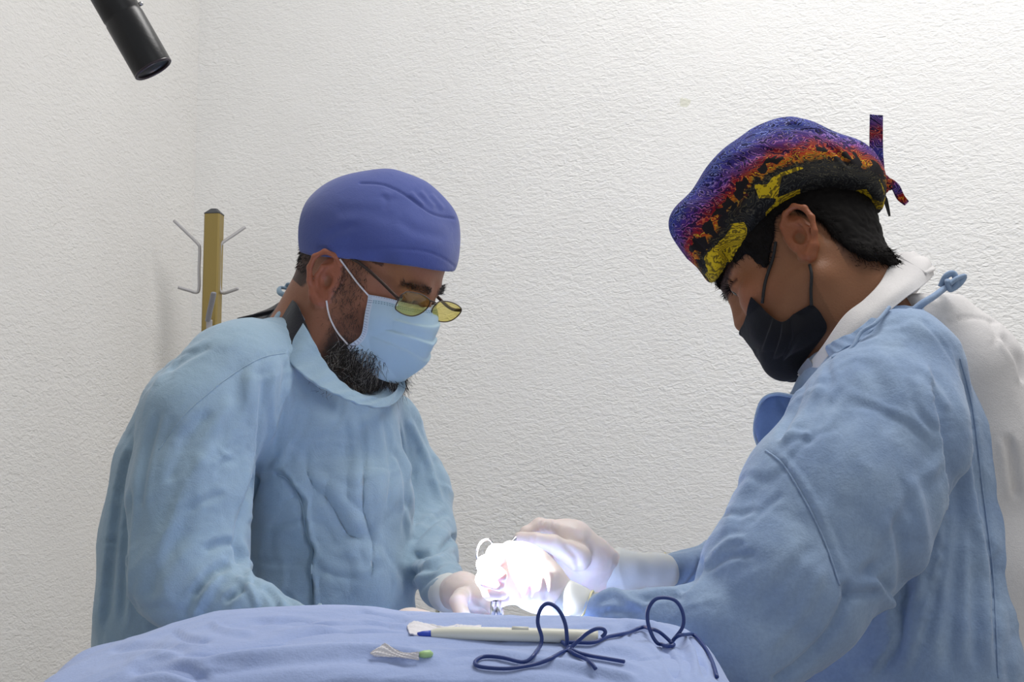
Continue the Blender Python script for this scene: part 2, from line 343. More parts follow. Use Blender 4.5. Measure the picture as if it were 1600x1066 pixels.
# ------------------------------------------------------------------ implicit surfaces
def axis(*segs):
    """segs: (start, end, step), consecutive"""
    out = [np.arange(a, b, h) for a, b, h in segs]; return np.concatenate(out)
class Field:
    def __init__(s, X, Y, Z):
        s.ax = [X.astype(np.float32), Y.astype(np.float32), Z.astype(np.float32)]
        s.v = np.full((len(X), len(Y), len(Z)), .05, np.float32)
    def blk(s, lo, hi):
        sl = []
        for a, l, h in zip(s.ax, lo, hi):
            i = max(0, np.searchsorted(a, l)-1); j = min(len(a), np.searchsorted(a, h)+1); sl.append(slice(i, max(j, i)))
        return tuple(sl)
    def _apply(s, sl, d, k, op):
        a = s.v[sl]
        if op == 'add':
            h = np.maximum(k-np.abs(a-d), 0)/k if k > 0 else 0
            s.v[sl] = np.minimum(a, d)-h*h*k*.25
        else:
            d = -d; h = np.maximum(k-np.abs(a-d), 0)/k if k > 0 else 0
            s.v[sl] = np.maximum(a, d)+h*h*k*.25
    def cap(s, A, B, ra, rb, q=1., k=.02, op='add'):
        A = np.array(A, float); B = np.array(B, float); r = max(ra, rb)*max(1, q)+k+.02
        sl = s.blk(np.minimum(A, B)-r, np.maximum(A, B)+r)
        x, y, z = s.ax[0][sl[0]][:, None, None]-A[0], (s.ax[1][sl[1]][None, :, None]-A[1])/q, s.ax[2][sl[2]][None, None, :]-A[2]
        d = B-A; d = np.array([d[0], d[1]/q, d[2]]); dd = d@d+1e-12
        t = np.clip((x*d[0]+y*d[1]+z*d[2])/dd, 0, 1)
        D = np.sqrt((x-t*d[0])**2+(y-t*d[1])**2+(z-t*d[2])**2)-(ra+(rb-ra)*t)
        s._apply(sl, D*min(1, q), k, op)
    def ell(s, c, r, R=np.eye(3), k=.02, op='add'):
        c = np.array(c, float); m = max(r)+k+.02; sl = s.blk(c-m, c+m)
        x, y, z = s.ax[0][sl[0]][:, None, None]-c[0], s.ax[1][sl[1]][None, :, None]-c[1], s.ax[2][sl[2]][None, None, :]-c[2]
        k0 = 0; k1 = 0
        for i in range(3):
            u = x*R[0, i]+y*R[1, i]+z*R[2, i]; k0 = k0+(u/r[i])**2; k1 = k1+(u/r[i]**2)**2
        k0 = np.sqrt(k0); k1 = np.sqrt(k1)+1e-9
        s._apply(sl, k0*(k0-1)/k1, k, op)
    def chain(s, pts, q=1., k=.02, op='add'):
        """pts in photo pixels with depth: (px, py, Y, radius px)"""
        w = [(P(a, b, Y), r*Y/FPX) for a, b, Y, r in pts]
        for (A, ra), (B, rb) in zip(w[:-1], w[1:]): s.cap(A, B, ra, rb, q, k, op)
    def clip_poly(s, poly, R, c, keep_inside, k=.002):
        """clip by a prism along local x; poly in local (y, z)"""
        x, y, z = s.ax[0][:, None, None]-c[0], s.ax[1][None, :, None]-c[1], s.ax[2][None, None, :]-c[2]
        ly = x*R[0, 1]+y*R[1, 1]+z*R[2, 1]; lz = x*R[0, 2]+y*R[1, 2]+z*R[2, 2]
        d = poly_sd(ly, lz, poly)
        s._apply((slice(None),)*3, -d if keep_inside else d, k, 'sub')
    def mesh(s, smooth=2):
        v = s.v; X, Y, Z = s.ax; nx, ny, nz = v.shape
        v = v.copy(); v[0] = v[-1] = .05; v[:, 0] = v[:, -1] = .05; v[:, :, 0] = v[:, :, -1] = .05
        ins = v < 0
        c = np.zeros((nx-1, ny-1, nz-1), np.int8)
        for a in (0, 1):
            for b in (0, 1):
                for e in (0, 1): c += ins[a:nx-1+a, b:ny-1+b, e:nz-1+e]
        I, J, K = np.nonzero((c > 0) & (c < 8)); m = len(I)
        cid = np.full((nx-1, ny-1, nz-1), -1, np.int32); cid[I, J, K] = np.arange(m)
        acc = np.zeros((m, 3)); cnt = np.zeros(m)
        corner = [(a, b, e) for a in (0, 1) for b in (0, 1) for e in (0, 1)]
        for p in corner:
            for ax_ in range(3):
                if p[ax_] == 1: continue
                q = list(p); q[ax_] = 1
                v0 = v[I+p[0], J+p[1], K+p[2]]; v1 = v[I+q[0], J+q[1], K+q[2]]; cr = (v0 < 0) != (v1 < 0)
                t = np.where(cr, v0/(v0-v1+1e-20), 0)
                A = np.stack([X[I+p[0]], Y[J+p[1]], Z[K+p[2]]], 1); B = np.stack([X[I+q[0]], Y[J+q[1]], Z[K+q[2]]], 1)
                acc += np.where(cr[:, None], A+(B-A)*t[:, None], 0); cnt += cr
        V = acc/cnt[:, None]; Fs = []
        e = ins[:-1, 1:-1, 1:-1] != ins[1:, 1:-1, 1:-1]; i, j, k = np.nonzero(e); j = j+1; k = k+1
        q = np.stack([cid[i, j-1, k-1], cid[i, j, k-1], cid[i, j, k], cid[i, j-1, k]], 1); f = ins[i, j, k]
        Fs.append(np.where(f[:, None], q, q[:, ::-1]))
        e = ins[1:-1, :-1, 1:-1] != ins[1:-1, 1:, 1:-1]; i, j, k = np.nonzero(e); i = i+1; k = k+1
        q = np.stack([cid[i-1, j, k-1], cid[i-1, j, k], cid[i, j, k], cid[i, j, k-1]], 1); f = ins[i, j, k]
        Fs.append(np.where(f[:, None], q, q[:, ::-1]))
        e = ins[1:-1, 1:-1, :-1] != ins[1:-1, 1:-1, 1:]; i, j, k = np.nonzero(e); i = i+1; j = j+1
        q = np.stack([cid[i-1, j-1, k], cid[i, j-1, k], cid[i, j, k], cid[i-1, j, k]], 1); f = ins[i, j, k]
        Fs.append(np.where(f[:, None], q, q[:, ::-1]))
        Fq = np.concatenate(Fs)
        for _ in range(smooth): V = lap(V, Fq)
        return V, Fq
def lap(V, Fq, a=.6):
    n = len(V); s = np.zeros_like(V); c = np.zeros(n)
    for i in range(4):
        x, y = Fq[:, i], Fq[:, (i+1) % 4]
        for d in range(3):
            s[:, d] += np.bincount(x, V[y, d], n)+np.bincount(y, V[x, d], n)
        c += np.bincount(x, minlength=n)+np.bincount(y, minlength=n)
    return V+(s/np.maximum(c, 1)[:, None]-V)*a
def normals(V, Fq):
    nn = np.cross(V[Fq[:, 2]]-V[Fq[:, 0]], V[Fq[:, 3]]-V[Fq[:, 1]]); N_ = np.zeros_like(V)
    for i in range(4):
        for d in range(3): N_[:, d] += np.bincount(Fq[:, i], nn[:, d], len(V))
    return N_/(np.linalg.norm(N_, axis=1)[:, None]+1e-12)
def poly_sd(x, y, poly):
    """signed distance (negative inside) to a polygon"""
    poly = np.array(poly, float); d = None; ins = None
    for i in range(len(poly)):
        a = poly[i]; b = poly[(i+1) % len(poly)]; e = b-a
        wx, wy = x-a[0], y-a[1]; t = np.clip((wx*e[0]+wy*e[1])/(e@e+1e-12), 0, 1)
        dd = (wx-e[0]*t)**2+(wy-e[1]*t)**2; d = dd if d is None else np.minimum(d, dd)
        c = ((a[1] > y) != (b[1] > y)) & (x < (b[0]-a[0])*(y-a[1])/(b[1]-a[1]+1e-12)+a[0])
        ins = c if ins is None else ins ^ c
    d = np.sqrt(d); return np.where(ins, -d, d)
def stroke_field(uv, pts):
    """distance to a pixel polyline, side sign and position along it"""
    p = crv(pts, 8*len(pts)); best = np.full(len(uv), 1e9); sg = np.zeros(len(uv)); al = np.zeros(len(uv)); m = len(p)-1
    lo, hi = p.min(0)-60, p.max(0)+60; w = np.nonzero(((uv > lo) & (uv < hi)).all(1))[0]; u = uv[w]
    bb = np.full(len(w), 1e9); ss = np.zeros(len(w)); aa = np.zeros(len(w))
    for i in range(m):
        e = p[i+1]-p[i]; r = u-p[i]; t = np.clip((r@e)/(e@e+1e-9), 0, 1); d = np.linalg.norm(r-np.outer(t, e), axis=1)
        k = d < bb; bb[k] = d[k]; ss[k] = np.sign(e[0]*r[k, 1]-e[1]*r[k, 0]); aa[k] = (i+t[k])/m
    best[w] = bb; sg[w] = ss; al[w] = aa; return best, sg, al
def press_folds(V, Fq, strokes, yrange=None):
    """push cloth in and out along fold lines; (pts, width px, height mm, kind)
       kind r: round ridge, v: valley, s: step (fold lying over the cloth on its left side)"""
    Nn = normals(V, Fq); uv = proj(V); D = np.zeros(len(V)); view = V-CAM; view /= np.linalg.norm(view, axis=1)[:, None]
    face = np.clip(-(Nn*view).sum(1)*4+.4, 0, 1)
    for st in strokes:
        pts, w, amp, kind = st; d, sg, al = stroke_field(uv, pts)
        tap = np.clip(al/.18, 0, 1)*np.clip((1-al)/.18, 0, 1); tap = tap*tap*(3-2*tap)
        if kind == 'r': g = np.exp(-(d/w)**2)-.35*np.exp(-((d-1.9*w)/w)**2)
        elif kind == 'v': g = -np.exp(-(d/w)**2)+.4*np.exp(-((d-1.8*w)/w)**2)
        elif kind == 'h': g = -np.exp(-(d/w)**2); tap = np.clip(al/.03, 0, 1)*np.clip((1-al)/.03, 0, 1)
        else:
            x = d*sg; g = np.where(x > 0, np.exp(-(x/(3.2*w))**2), -.45*np.exp(-((x+w*.6)/w)**2)*1.0)
            g = g*1.0
        D += amp*.001*g*tap
    return V+Nn*(D*face)[:, None]
def bvh(V, Fq): return BVHTree.FromPolygons([Vector(v) for v in V], [tuple(int(i) for i in f) for f in Fq])
def hit(tree, px, py, off=.002):
    d = ray(px, py); d = d/np.linalg.norm(d)
    loc, nrm, i, t = tree.ray_cast(Vector(CAM), Vector(d))
    if loc is None: return None
    return np.array(loc)-d*off
def on(tree, pts, off=.001, n=40, fallback=None):
    out = []
    for a, b in crv(pts, n):
        h = hit(tree, a, b, off)
        if h is not None: out.append(h)
    return np.array(out)

def push_out(V, tree, gap):
    """lift cloth points that lie closer than gap to the skin, or inside it"""
    V = V.copy()
    for i, v in enumerate(V):
        loc, n, k, d = tree.find_nearest(Vector(v), .03)
        if loc is None: continue
        sd = (Vector(v)-loc).dot(n)
        if sd < gap: V[i] = np.array(loc+n*gap) if sd < -.0005 or d < gap else V[i]
    return V

# ------------------------------------------------------------------ the room
def wall(name, a, b, mat):
    a = np.array(a); b = np.array(b); t = (b-a)/np.linalg.norm(b-a); n = np.array([-t[1], t[0]])
    th = .1; c = (a+b)/2+n*th/2; L = np.linalg.norm(b-a)
    mb = MB(); mb.box((0, 0, 1.7), (L, th, 3.4)); o = mb.build(name, mat, None, False)
    o.rotation_euler.z = math.atan2(t[1], t[0]); o.location = (c[0], c[1], 0); o['kind'] = 'structure'; return o
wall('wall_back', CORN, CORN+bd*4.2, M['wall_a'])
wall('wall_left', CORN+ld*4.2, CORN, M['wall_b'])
fl = MB().box((.6, 1.6, -.05), (5.5, 5.5, .1)).build('floor', M['floor'], None, False); fl['kind'] = 'structure'

# ------------------------------------------------------------------ heads
class Head:
    def __init__(s, R, px, py, Y, sc, near):
        s.R = np.array(R); s.c = P(px, py, Y); s.s = sc; s.near = near      # near: sign of local x on the camera's side
    def w(s, p): return s.c+(np.atleast_2d(p)*s.s)@s.R.T
    def w1(s, x, y, z): return s.w((x, y, z))[0]
    def loc(s, W): return ((np.atleast_2d(W)-s.c)@s.R)/s.s
    def at(s, px, py, xl):
        """world point on the view ray where it crosses local x = near*xl"""
        d = ray(px, py); n = s.R[:, 0]; o = s.c+n*(s.near*xl*s.s); t = ((o-CAM)@n)/(d@n); return CAM+d*t
    def yz(s, pts, xl): return [tuple(s.loc(s.at(a, b, xl))[0][1:]) for a, b in pts]
    def mirror(s, W):
        l = s.loc(W); l[:, 0] *= -1; return s.w(l)
def add_head(f, H, young, earz=0.):
    S = H.s; R = H.R
    E = lambda c, r, k=.02, op='add': f.ell(H.w1(*c), np.array(r)*S, R, k*S, op)
    Cp = lambda a, b, ra, rb, k=.015, op='add': f.cap(H.w1(*a), H.w1(*b), ra*S, rb*S, 1, k*S, op)
    E((0, -.012, .045), (.075, .098, .083)); E((0, .028, -.018), (.063, .062, .085), .03); E((0, .045, .045), (.063, .052, .052), .03)
    E((0, .040, -.078), (.050, .048, .038), .03); E((0, .080, -.104), (.022, .020, .017), .025)
    for x in (-1, 1):
        Cp((.058*x, -.004, -.055), (.028*x, .076, -.098), .018, .013, .03)
        E((.040*x, .068, -.030), (.022, .020, .020), .03)
        E((.034*x, .103, -.001), (.019, .019, .012), .014, 'sub')
        E((.033*x, .079, -.001), (.0155, .0150, .0135), .006)                 # lids
        Cp((.014*x, .094, .020), (.046*x, .080, .020), .010, .008, .014)       # brow
        E((.0105*x, .099-(.008 if young else 0), -.036), (.007, .008, .006), .007)
    nz_ = -.009 if young else 0.
    Cp((0, .092, .012), (0, .111+nz_, -.032), .0075, .0095, .016); Cp((0, .088, -.055), (0, .087, -.075), .014, .012, .02)
    Cp((-.018, .094, -.064), (.018, .094, -.064), .0065, .0065, .006)
    for x in (-1, 1):                                                        # ears
        X = .0735
        T = lambda y, z, d=0: (x*(X+.010*(-y/.03)+d), y-.004, z+earz)
        E((x*(X+.001), -.012, earz), (.006, .019, .030), .006)
        hel = [(.006, .006, 0), (.004, .022, .004), (-.006, .032, .006), (-.019, .032, .008), (-.029, .021, .008), (-.031, .005, .007), (-.026, -.012, .006), (-.017, -.026, .004)]
        for a, b in zip(hel[:-1], hel[1:]): Cp(T(*a), T(*b), .0038, .0038, .003)
        Cp(T(-.016, -.026, .004), T(-.007, -.034, .003), .0065, .0062, .004); Cp(T(-.007, -.034, .003), T(.002, -.026, 0), .0058, .004, .004)
        anti = [(-.006, .020, .003), (-.017, .012, .004), (-.020, -.002, .004), (-.015, -.015, .004)]
        for a, b in zip(anti[:-1], anti[1:]): Cp(T(*a), T(*b), .0032, .0032, .004)
        Cp(T(.003, -.006, .004), T(.000, -.012, .004), .0042, .0042, .004)
        E(T(-.007, -.005, .006), (.010, .0085, .011), .004, 'sub')
        E(T(-.014, .022, .008), (.006, .008, .005), .004, 'sub')
def skin_colors(V, H, base, fn):
    l = H.loc(V); C_ = np.tile(np.array(base[:3]), (len(V), 1)); inh = (np.abs(l[:, 0]) < .13) & (np.abs(l[:, 1]) < .16) & (l[:, 2] > -.17) & (l[:, 2] < .17)
    ear = inh & (np.abs(l[:, 0]) > .076) & (l[:, 1] < .01) & (l[:, 1] > -.04) & (np.abs(l[:, 2]) < .045)
    C_[ear] = C_[ear]*np.array([1.12, .86, .80])
    chk = np.exp(-(((np.abs(l[:, 0])-.045)/.03)**2+((l[:, 1]-.07)/.03)**2+((l[:, 2]+.03)/.03)**2))[:, None]
    C_ = C_*(1-chk*np.array([-.08, .14, .16]))
    brow = np.exp(-((np.abs(l[:, 2]-.0215-.006*np.sin(np.clip((np.abs(l[:, 0])-.012)/.04, 0, 1)*3))/.0050)**2))*(l[:, 1] > .05)*(np.abs(l[:, 0]) > .008)*(np.abs(l[:, 0]) < .056)*inh
    n = .75+.25*vnoise(V*300, 5)
    C_ = C_*(1-.88*np.clip(brow*n, 0, 1))[:, None]
    lash = np.exp(-((np.abs(l[:, 2]-.0005)/.0022)**2))*(l[:, 1] > .06)*(np.abs(np.abs(l[:, 0])-.033) < .017)*inh
    C_ = C_*(1-.85*lash)[:, None]
    lip = np.exp(-(((l[:, 2]+.064)/.007)**2))*(l[:, 1] > .08)*(np.abs(l[:, 0]) < .024)*inh
    C_ = C_*(1-lip[:, None]*np.array([.1, .4, .35]))
    return fn(V, l, C_, inh)
def strands(name, V, Fq, mask, n, length, dirf, w, mat, parent, curl=.3, seed=1):
    """short tapered hairs rooted on a surface, joined in one mesh"""
    rg = np.random.default_rng(seed); fi = np.nonzero(mask[Fq].all(1))[0]
    if len(fi) == 0: return None
    ar = np.linalg.norm(np.cross(V[Fq[fi, 2]]-V[Fq[fi, 0]], V[Fq[fi, 3]]-V[Fq[fi, 1]]), axis=1); f = rg.choice(fi, n, p=ar/ar.sum())
    wt = rg.dirichlet((1, 1, 1, 1), n); p = (V[Fq[f]]*wt[..., None]).sum(1); Nn = normals(V, Fq)[Fq[f, 0]]
    d = dirf(p, Nn); d += rg.normal(size=(n, 3))*curl; d /= np.linalg.norm(d, axis=1)[:, None]
    L = length*rg.uniform(.55, 1.1, n)[:, None]; side = np.cross(d, p-CAM+rg.normal(size=(n, 3))*.3); side /= np.linalg.norm(side, axis=1)[:, None]
    bend = rg.normal(size=(n, 3))*.25*L
    a = p-d*.001; b = p+d*L*.5+bend*.3; c = p+d*L+bend
    W = side*w; pts = np.stack([a-W, a+W, b-W*.8, b+W*.8, c-W*.2, c+W*.2], 1).reshape(-1, 3)
    o = np.arange(n)[:, None]*6; Fc = np.concatenate([o+np.array([0, 1, 3, 2]), o+np.array([2, 3, 5, 4])])
    ob = mesh(name, pts, Fc, mat, parent, False); ob['kind'] = 'stuff'; return ob
def tubepart(name, pts, r, mat, parent, n=8, flat=1.0): return MB().tube(pts, r, n, True, flat).build(name, mat, parent)

# ================================================================== LEFT SURGEON
HL = Head([[-.4142, .841, .348], [-.902, -.3281, -.2805], [-.1217, -.4301, .8945]], 571, 435, 2.2, .985, 1)
HR = Head([[.3474, -.8682, -.3542], [.9047, .211, .3702], [-.2467, -.4491, .8588]], 1254, 414, 1.95, .94, -1)

def head_axes(H, body_lo, body_hi, ztop, zfine):
    c = H.c
    def seg(lo, hi, a, b): return np.unique(np.round(np.concatenate([np.arange(lo, a, .010), np.arange(a, b, .0017), np.arange(b, hi, .010)]), 5))
    return (seg(body_lo[0], body_hi[0], c[0]-.125, c[0]+.125), seg(body_lo[1], body_hi[1], c[1]-.125, c[1]+.125), seg(0.0-.02, ztop, zfine, c[2]+.15))

def build_body(H, neck, spine, arms, legs, young, base, fn, parent, lo, hi, zf):
    X, Y, Z = head_axes(H, lo, hi, H.c[2]+.2, zf); f = Field(X, Y, Z)
    add_head(f, H, young, 0 if young else -.007)
    for c in neck: f.cap(*c)
    for ch in spine: f.chain(ch, 1, .03)
    for ch in arms: f.chain([(a_, b_, c_, d_*.74) for a_, b_, c_, d_ in ch], 1, .010)
    for a, b, ra, rb in legs: f.cap(a, b, ra, rb, 1, .03)
    V, Fq = f.mesh(1); C_ = skin_colors(V, H, base, fn)
    o = mesh('body', V, Fq, M['skin'], parent, True, {'Col': C_}); return V, Fq, o

surgL = root('person', 'bearded surgeon at the left in violet-blue cap, glasses and pale blue mask, bowing', 'person', (P(480, 900, 2.25)[0], 2.25, 0))
skinL = srgb(150, 104, 80)
def colL(V, l, C_, inh):
    x, y, z = np.abs(l[:, 0]), l[:, 1], l[:, 2]
    n = .5+.5*vnoise(V*90, 3)*.6+.25*vnoise(V*260, 4)
    # beard: below and along the jaw
    side = 1/(1+np.exp(-(-z-.040+.55*np.clip(y-.02, -1, .03))/.006))*(y > .005)*(y < .10)
    jaw = np.clip((-z-.055)/.02, 0, 1)*(y > 0)
    bd_ = np.clip(np.maximum(side*.75, jaw), 0, 1)*inh*np.clip((z+.135)/.012, 0, 1)*np.clip((y-.012)/.012, 0, 1)
    sb = np.exp(-(((y-.022)/.014)**2))*np.clip((.045-z)/.03, 0, 1)*(z > -.06)*(x > .04)*inh
    m = np.clip(np.maximum(bd_, sb*.45)*(.55+.6*n), 0, .93)[:, None]
    C_ = C_*(1-m)+np.array(srgb(38, 30, 26)[:3])*m
    hair = inh*np.clip(((.0-y)*1.0+(z-.0)*.55-.028)/.006, 0, 1)*(z > -.035-.0*y)
    hair = np.maximum(hair, inh*(z > .035)*(y < .055)); hh = np.clip(hair*(.7+.5*n), 0, .95)[:, None]
    ear = inh & (x > .0775) & (y < .012) & (y > -.045) & (np.abs(z) < .045)
    hh[ear | (inh & (x > .062) & (((y+.018)/.028)**2+((z+.006)/.042)**2 < 1))] = 0; return C_*(1-hh)+np.array(srgb(30, 25, 23)[:3])*hh
hb = HL.w1(0, -.035, -.03)
neckL = [(hb, P(468, 560, 2.22), .060, .060, 1, .03), (HL.w1(0, .0, -.05), P(484, 590, 2.2), .050, .046, 1, .03)]
spineL = [[(470, 570, 2.2, 70), (490, 660, 2.2, 85), (490, 850, 2.22, 100), (470, 1050, 2.24, 100), (465, 1180, 2.25, 105)]]
armsL = [[(470, 600, 2.2, 60), (350, 610, 2.09, 55), (300, 750, 2.08, 50), (300, 895, 2.05, 42), (480, 978, 1.98, 20), (600, 985, 1.95, 17)],
         [(500, 640, 2.22, 60), (600, 670, 2.32, 45), (650, 790, 2.33, 38), (665, 850, 2.27, 33), (705, 925, 2.04, 22)]]
pl = P(465, 1180, 2.25)
def mklegs(pl, dx): 
    L = []
    for s in (-1, 1):
        h = np.array([pl[0]-dx*.02, pl[1]+s*.07, pl[2]-.08]); k = np.array([pl[0]+dx*.02, pl[1]+s*.085, .48]); a = np.array([pl[0]-dx*.01, pl[1]+s*.095, .09])
        L += [(h, k, .085, .058), (k, a, .055, .035), (a, a+np.array([dx*.17, 0, -.045]), .038, .03)]
    return L
VL, FL_, bodyL = build_body(HL, neckL, spineL, armsL, mklegs(pl, 1), False, skinL, colL, surgL, (pl[0]-.32, 1.85), (pl[0]+.4, 2.6), 1.33)
treeL = bvh(VL, FL_); lL = HL.loc(VL)
inL = (np.abs(lL[:, 0]) < .11) & (np.abs(lL[:, 1]) < .15) & (lL[:, 2] > -.16)
def dn(H, dv): return lambda p, n: n*.35+np.array(H.R@np.array(dv))
bm = inL & (lL[:, 2] < -.072+.3*np.clip(lL[:, 1]-.05, -.05, .0)) & (lL[:, 1] > .028) & ((lL[:, 1] < .088) | (lL[:, 2] < -.106)) & (lL[:, 2] > -.14)
strands('beard_hair', VL, FL_, bm, 8500, .021, dn(HL, (0, -.15, -.9)), .00035, M['beard'], surgL, .35, 2)
strands('grey_beard_hair', VL, FL_, bm, 1900, .021, dn(HL, (0, -.15, -.9)), .0003, M['beardg'], surgL, .4, 3)
sm_ = inL & (np.abs(lL[:, 0]) > .045) & (np.abs(lL[:, 1]-.022-.3*np.clip(-lL[:, 2]-.03, 0, .1)) < .02) & (lL[:, 2] < .03) & (lL[:, 2] > -.1)
strands('stubble', VL, FL_, sm_, 1500, .006, dn(HL, (0, .3, -.8)), .00022, M['beard'], surgL, .4, 4)
bw = inL & (np.abs(lL[:, 2]-.0225) < .005) & (np.abs(np.abs(lL[:, 0])-.032) < .022) & (lL[:, 1] > .05)
strands('eyebrow', VL, FL_, bw, 500, .007, lambda p, n: n*.3+np.sign(HL.loc(p)[:, :1])*HL.R[:, 0]+HL.R[:, 2]*.2, .0003, M['beard'], surgL, .25, 5)
hm = inL & (lL[:, 1] < -.03) & (lL[:, 2] > -.02) & (lL[:, 2] < .06) & (((lL[:, 1]+.018)/.030)**2+((lL[:, 2]+.006)/.044)**2 > 1)
strands('short_hair', VL, FL_, hm, 2500, .005, dn(HL, (0, -.2, -.8)), .0003, M['beard'], surgL, .3, 6)

# beard: a dense mass along the jaw and under the chin, with hairs standing out of it
cj = HL.w1(0, .04, -.09)
f = Field(*[np.arange(c-.12, c+.12, .0024) for c in cj])
bp = [(.060, .004, -.060, .008), (.054, .020, -.082, .012), (.040, .048, -.104, .015), (.018, .070, -.120, .017), (-.018, .070, -.120, .017), (-.040, .048, -.104, .015), (-.054, .020, -.082, .012), (-.060, .004, -.060, .008)]
for a_, b_ in zip(bp[:-1], bp[1:]): f.cap(HL.w1(*a_[:3]), HL.w1(*b_[:3]), a_[3], b_[3], 1, .012)
V, Fq = f.mesh(1); V = V+normals(V, Fq)*(.0022*vnoise(V*130, 3)+.0012*vnoise(V*300, 4))[:, None]
bb_ = mesh('beard', V, Fq, M['beard'], surgL)
strands('beard_hair', V, Fq, np.ones(len(V), bool), 6500, .014, dn(HL, (0, -.1, -.8)), .00034, M['beard'], bb_, .4, 12)
strands('grey_beard_hair', V, Fq, np.ones(len(V), bool), 1500, .015, dn(HL, (0, -.1, -.8)), .0003, M['beardg'], bb_, .4, 13)

# cap of the left surgeon
def grid_around(px0, py0, px1, py1, Y0, Y1, h):
    a = P(px0, py1, Y0); b = P(px1, py0, Y1); a2 = P(px0, py1, Y1); b2 = P(px1, py0, Y0)
    lo = np.minimum(np.minimum(a, b), np.minimum(a2, b2)); hi = np.maximum(np.maximum(a, b), np.maximum(a2, b2))
    return Field(np.arange(lo[0], hi[0], h), np.arange(Y0, Y1, h), np.arange(lo[2], hi[2], h))
f = grid_around(480, 255, 730, 450, 2.04, 2.38, .0022)
YL = 2.2
for c in [(602, 375, 103), (600, 362, 86), (650, 372, 62), (560, 360, 63), (548, 385, 51)]: f.ell(P(c[0], c[1], YL), np.array([c[2], c[2]*.88, c[2]*.98])*YL/FPX*.985, k=.03)
f.chain([(672, 352, YL, 40), (668, 400, YL, 42)], .9, .02); f.chain([(540, 372, YL, 39), (538, 402, YL, 41)], 1.4, .02)
f.chain([(610, 300, YL, 24), (640, 320, YL, 34)], 1.4, .03)
nearp = HL.yz([(470, 395), (497, 401), (540, 405), (600, 411), (645, 417), (675, 425), (708, 432), (760, 440), (760, 180), (470, 180)], .05)
f.ell(HL.w1(0, -.014, .047), np.array((.086, .106, .090))*HL.s, HL.R, .02)
f.ell(HL.w1(0, .040, .050), np.array((.073, .068, .062))*HL.s, HL.R, .02)
f.clip_poly(nearp, HL.R, HL.c, True)
V, Fq = f.mesh(2)
V = press_folds(V, Fq, [([(494, 387), (560, 388), (620, 389), (660, 392), (690, 402), (712, 418)], 1.6, 1.3, 'h'),
    ([(560, 286), (590, 287), (612, 293), (640, 309), (676, 334), (713, 342)], 1.8, 2.2, 'h'), ([(596, 298), (608, 304), (622, 302)], 5, 1.0, 'r'),
    ([(598, 304), (604, 316), (600, 330)], 4, .8, 'v'), ([(640, 300), (662, 322)], 3.5, 1.6, 'r'), ([(655, 298), (680, 325)], 3.5, 1.4, 'r'), ([(672, 303), (694, 328)], 3.5, 1.4, 'r'),
    ([(500, 375), (530, 360), (560, 350)], 6, .8, 'v'), ([(620, 340), (650, 360), (700, 372)], 8, 1.2, 'v'), ([(520, 330), (570, 330), (620, 345)], 9, .8, 'v')])
capL = mesh('surgical_cap', V, Fq, M['capL'], surgL)

# mask of the left surgeon: control columns from the near ear edge to the middle, then mirrored
def mask_sheet(H, cols, xls, far=1.0):
    """cols: list over columns of [(px, py)...] rows top to bottom"""
    W = []
    for c, xl in zip(cols, xls): W.append([H.at(a, b, x_) for (a, b), x_ in zip(c, np.broadcast_to(xl, (len(c),)))])
    for c in reversed(W[:-1]): W.append([H.mirror(p)[0] for p in c])
    A = np.array(W).transpose(1, 0, 2); return A
cols = [[(576, 460), (574, 482), (570, 505), (562, 525), (543, 538)], [(610, 467), (610, 488), (604, 515), (590, 545), (567, 566)],
        [(642, 474), (646, 496), (640, 528), (624, 562), (594, 589)], [(664, 477), (675, 500), (671, 540), (655, 576), (621, 598)]]
A = mask_sheet(HL, cols, [(.064, .064, .062, .058, .056), (.054, .055, .054, .052, .046), (.034, .036, .036, .036, .032), (0, 0, 0, 0, 0)])
def pleat(u, v):
    e = np.clip(np.sin(np.pi*u)*1.6, 0, 1); d = 0
    for c, a in ((.33, .0032), (.50, .0042), (.66, .0034)):
        x = (v-c+.02*np.sin(7*u+c*9)); d = d+a*e*np.where(x > 0, np.exp(-(x/.10)**2), np.exp(-(x/.012)**2))
    d = d+.0012*np.sin(11*u+8*v)*e+.0022*np.exp(-((v-.5-.25*(u-.5))/.04)**2)*np.clip((u-.3)*3, 0, 1)*np.sin(30*u)
    return -d
V, q, uv = patch(A, 90, 120, .0012, pleat)
# make the outside face outwards
def outward(V, q, c):
    n = np.cross(V[q[:, 2]]-V[q[:, 0]], V[q[:, 3]]-V[q[:, 1]]); m = V[q].mean(1)
    return q if (n*(m-c)).sum() > 0 else q[:, ::-1].copy()
Nc = HL.c
def face_patch(H, A, nu, nv, th, disp, tree=None, gap=.002):
    V0, q0, _ = patch(A, 8, 8, 0); n = np.cross(V0[q0[:, 2]]-V0[q0[:, 0]], V0[q0[:, 3]]-V0[q0[:, 1]]); m = V0[q0].mean(1)
    sgn = 1 if (n*(m-H.c)).sum() > 0 else -1
    V, q, uv = patch(A, nu, nv, sgn*th, (lambda u, v: sgn*disp(u, v)) if disp else None)
    if tree is not None:
        h = len(V)//2; G = push_out(V[:h], tree, gap+th); q1 = q[(q < h).all(1)]
        for _ in range(3): G = np.where(np.abs(G-V[:h]).max(1)[:, None] > 1e-9, lap(G, q1, .5), G)
        D_ = V[h:]-V[:h]; V = np.concatenate([G, G+D_])
    return V, (q if sgn > 0 else q[:, ::-1].copy()), uv
V, q, uv = face_patch(HL, A, 90, 120, .0012, lambda u, v: -pleat(u, v), treeL, .0022)
maskL = mesh('face_mask', V, q, M['mask'], surgL, True, {'Band': uv})
tubepart('ear_loop', on(treeL, [(531, 405), (545, 424), (560, 444), (577, 463)], .0022, 24), .0012, M['elastic'], maskL)
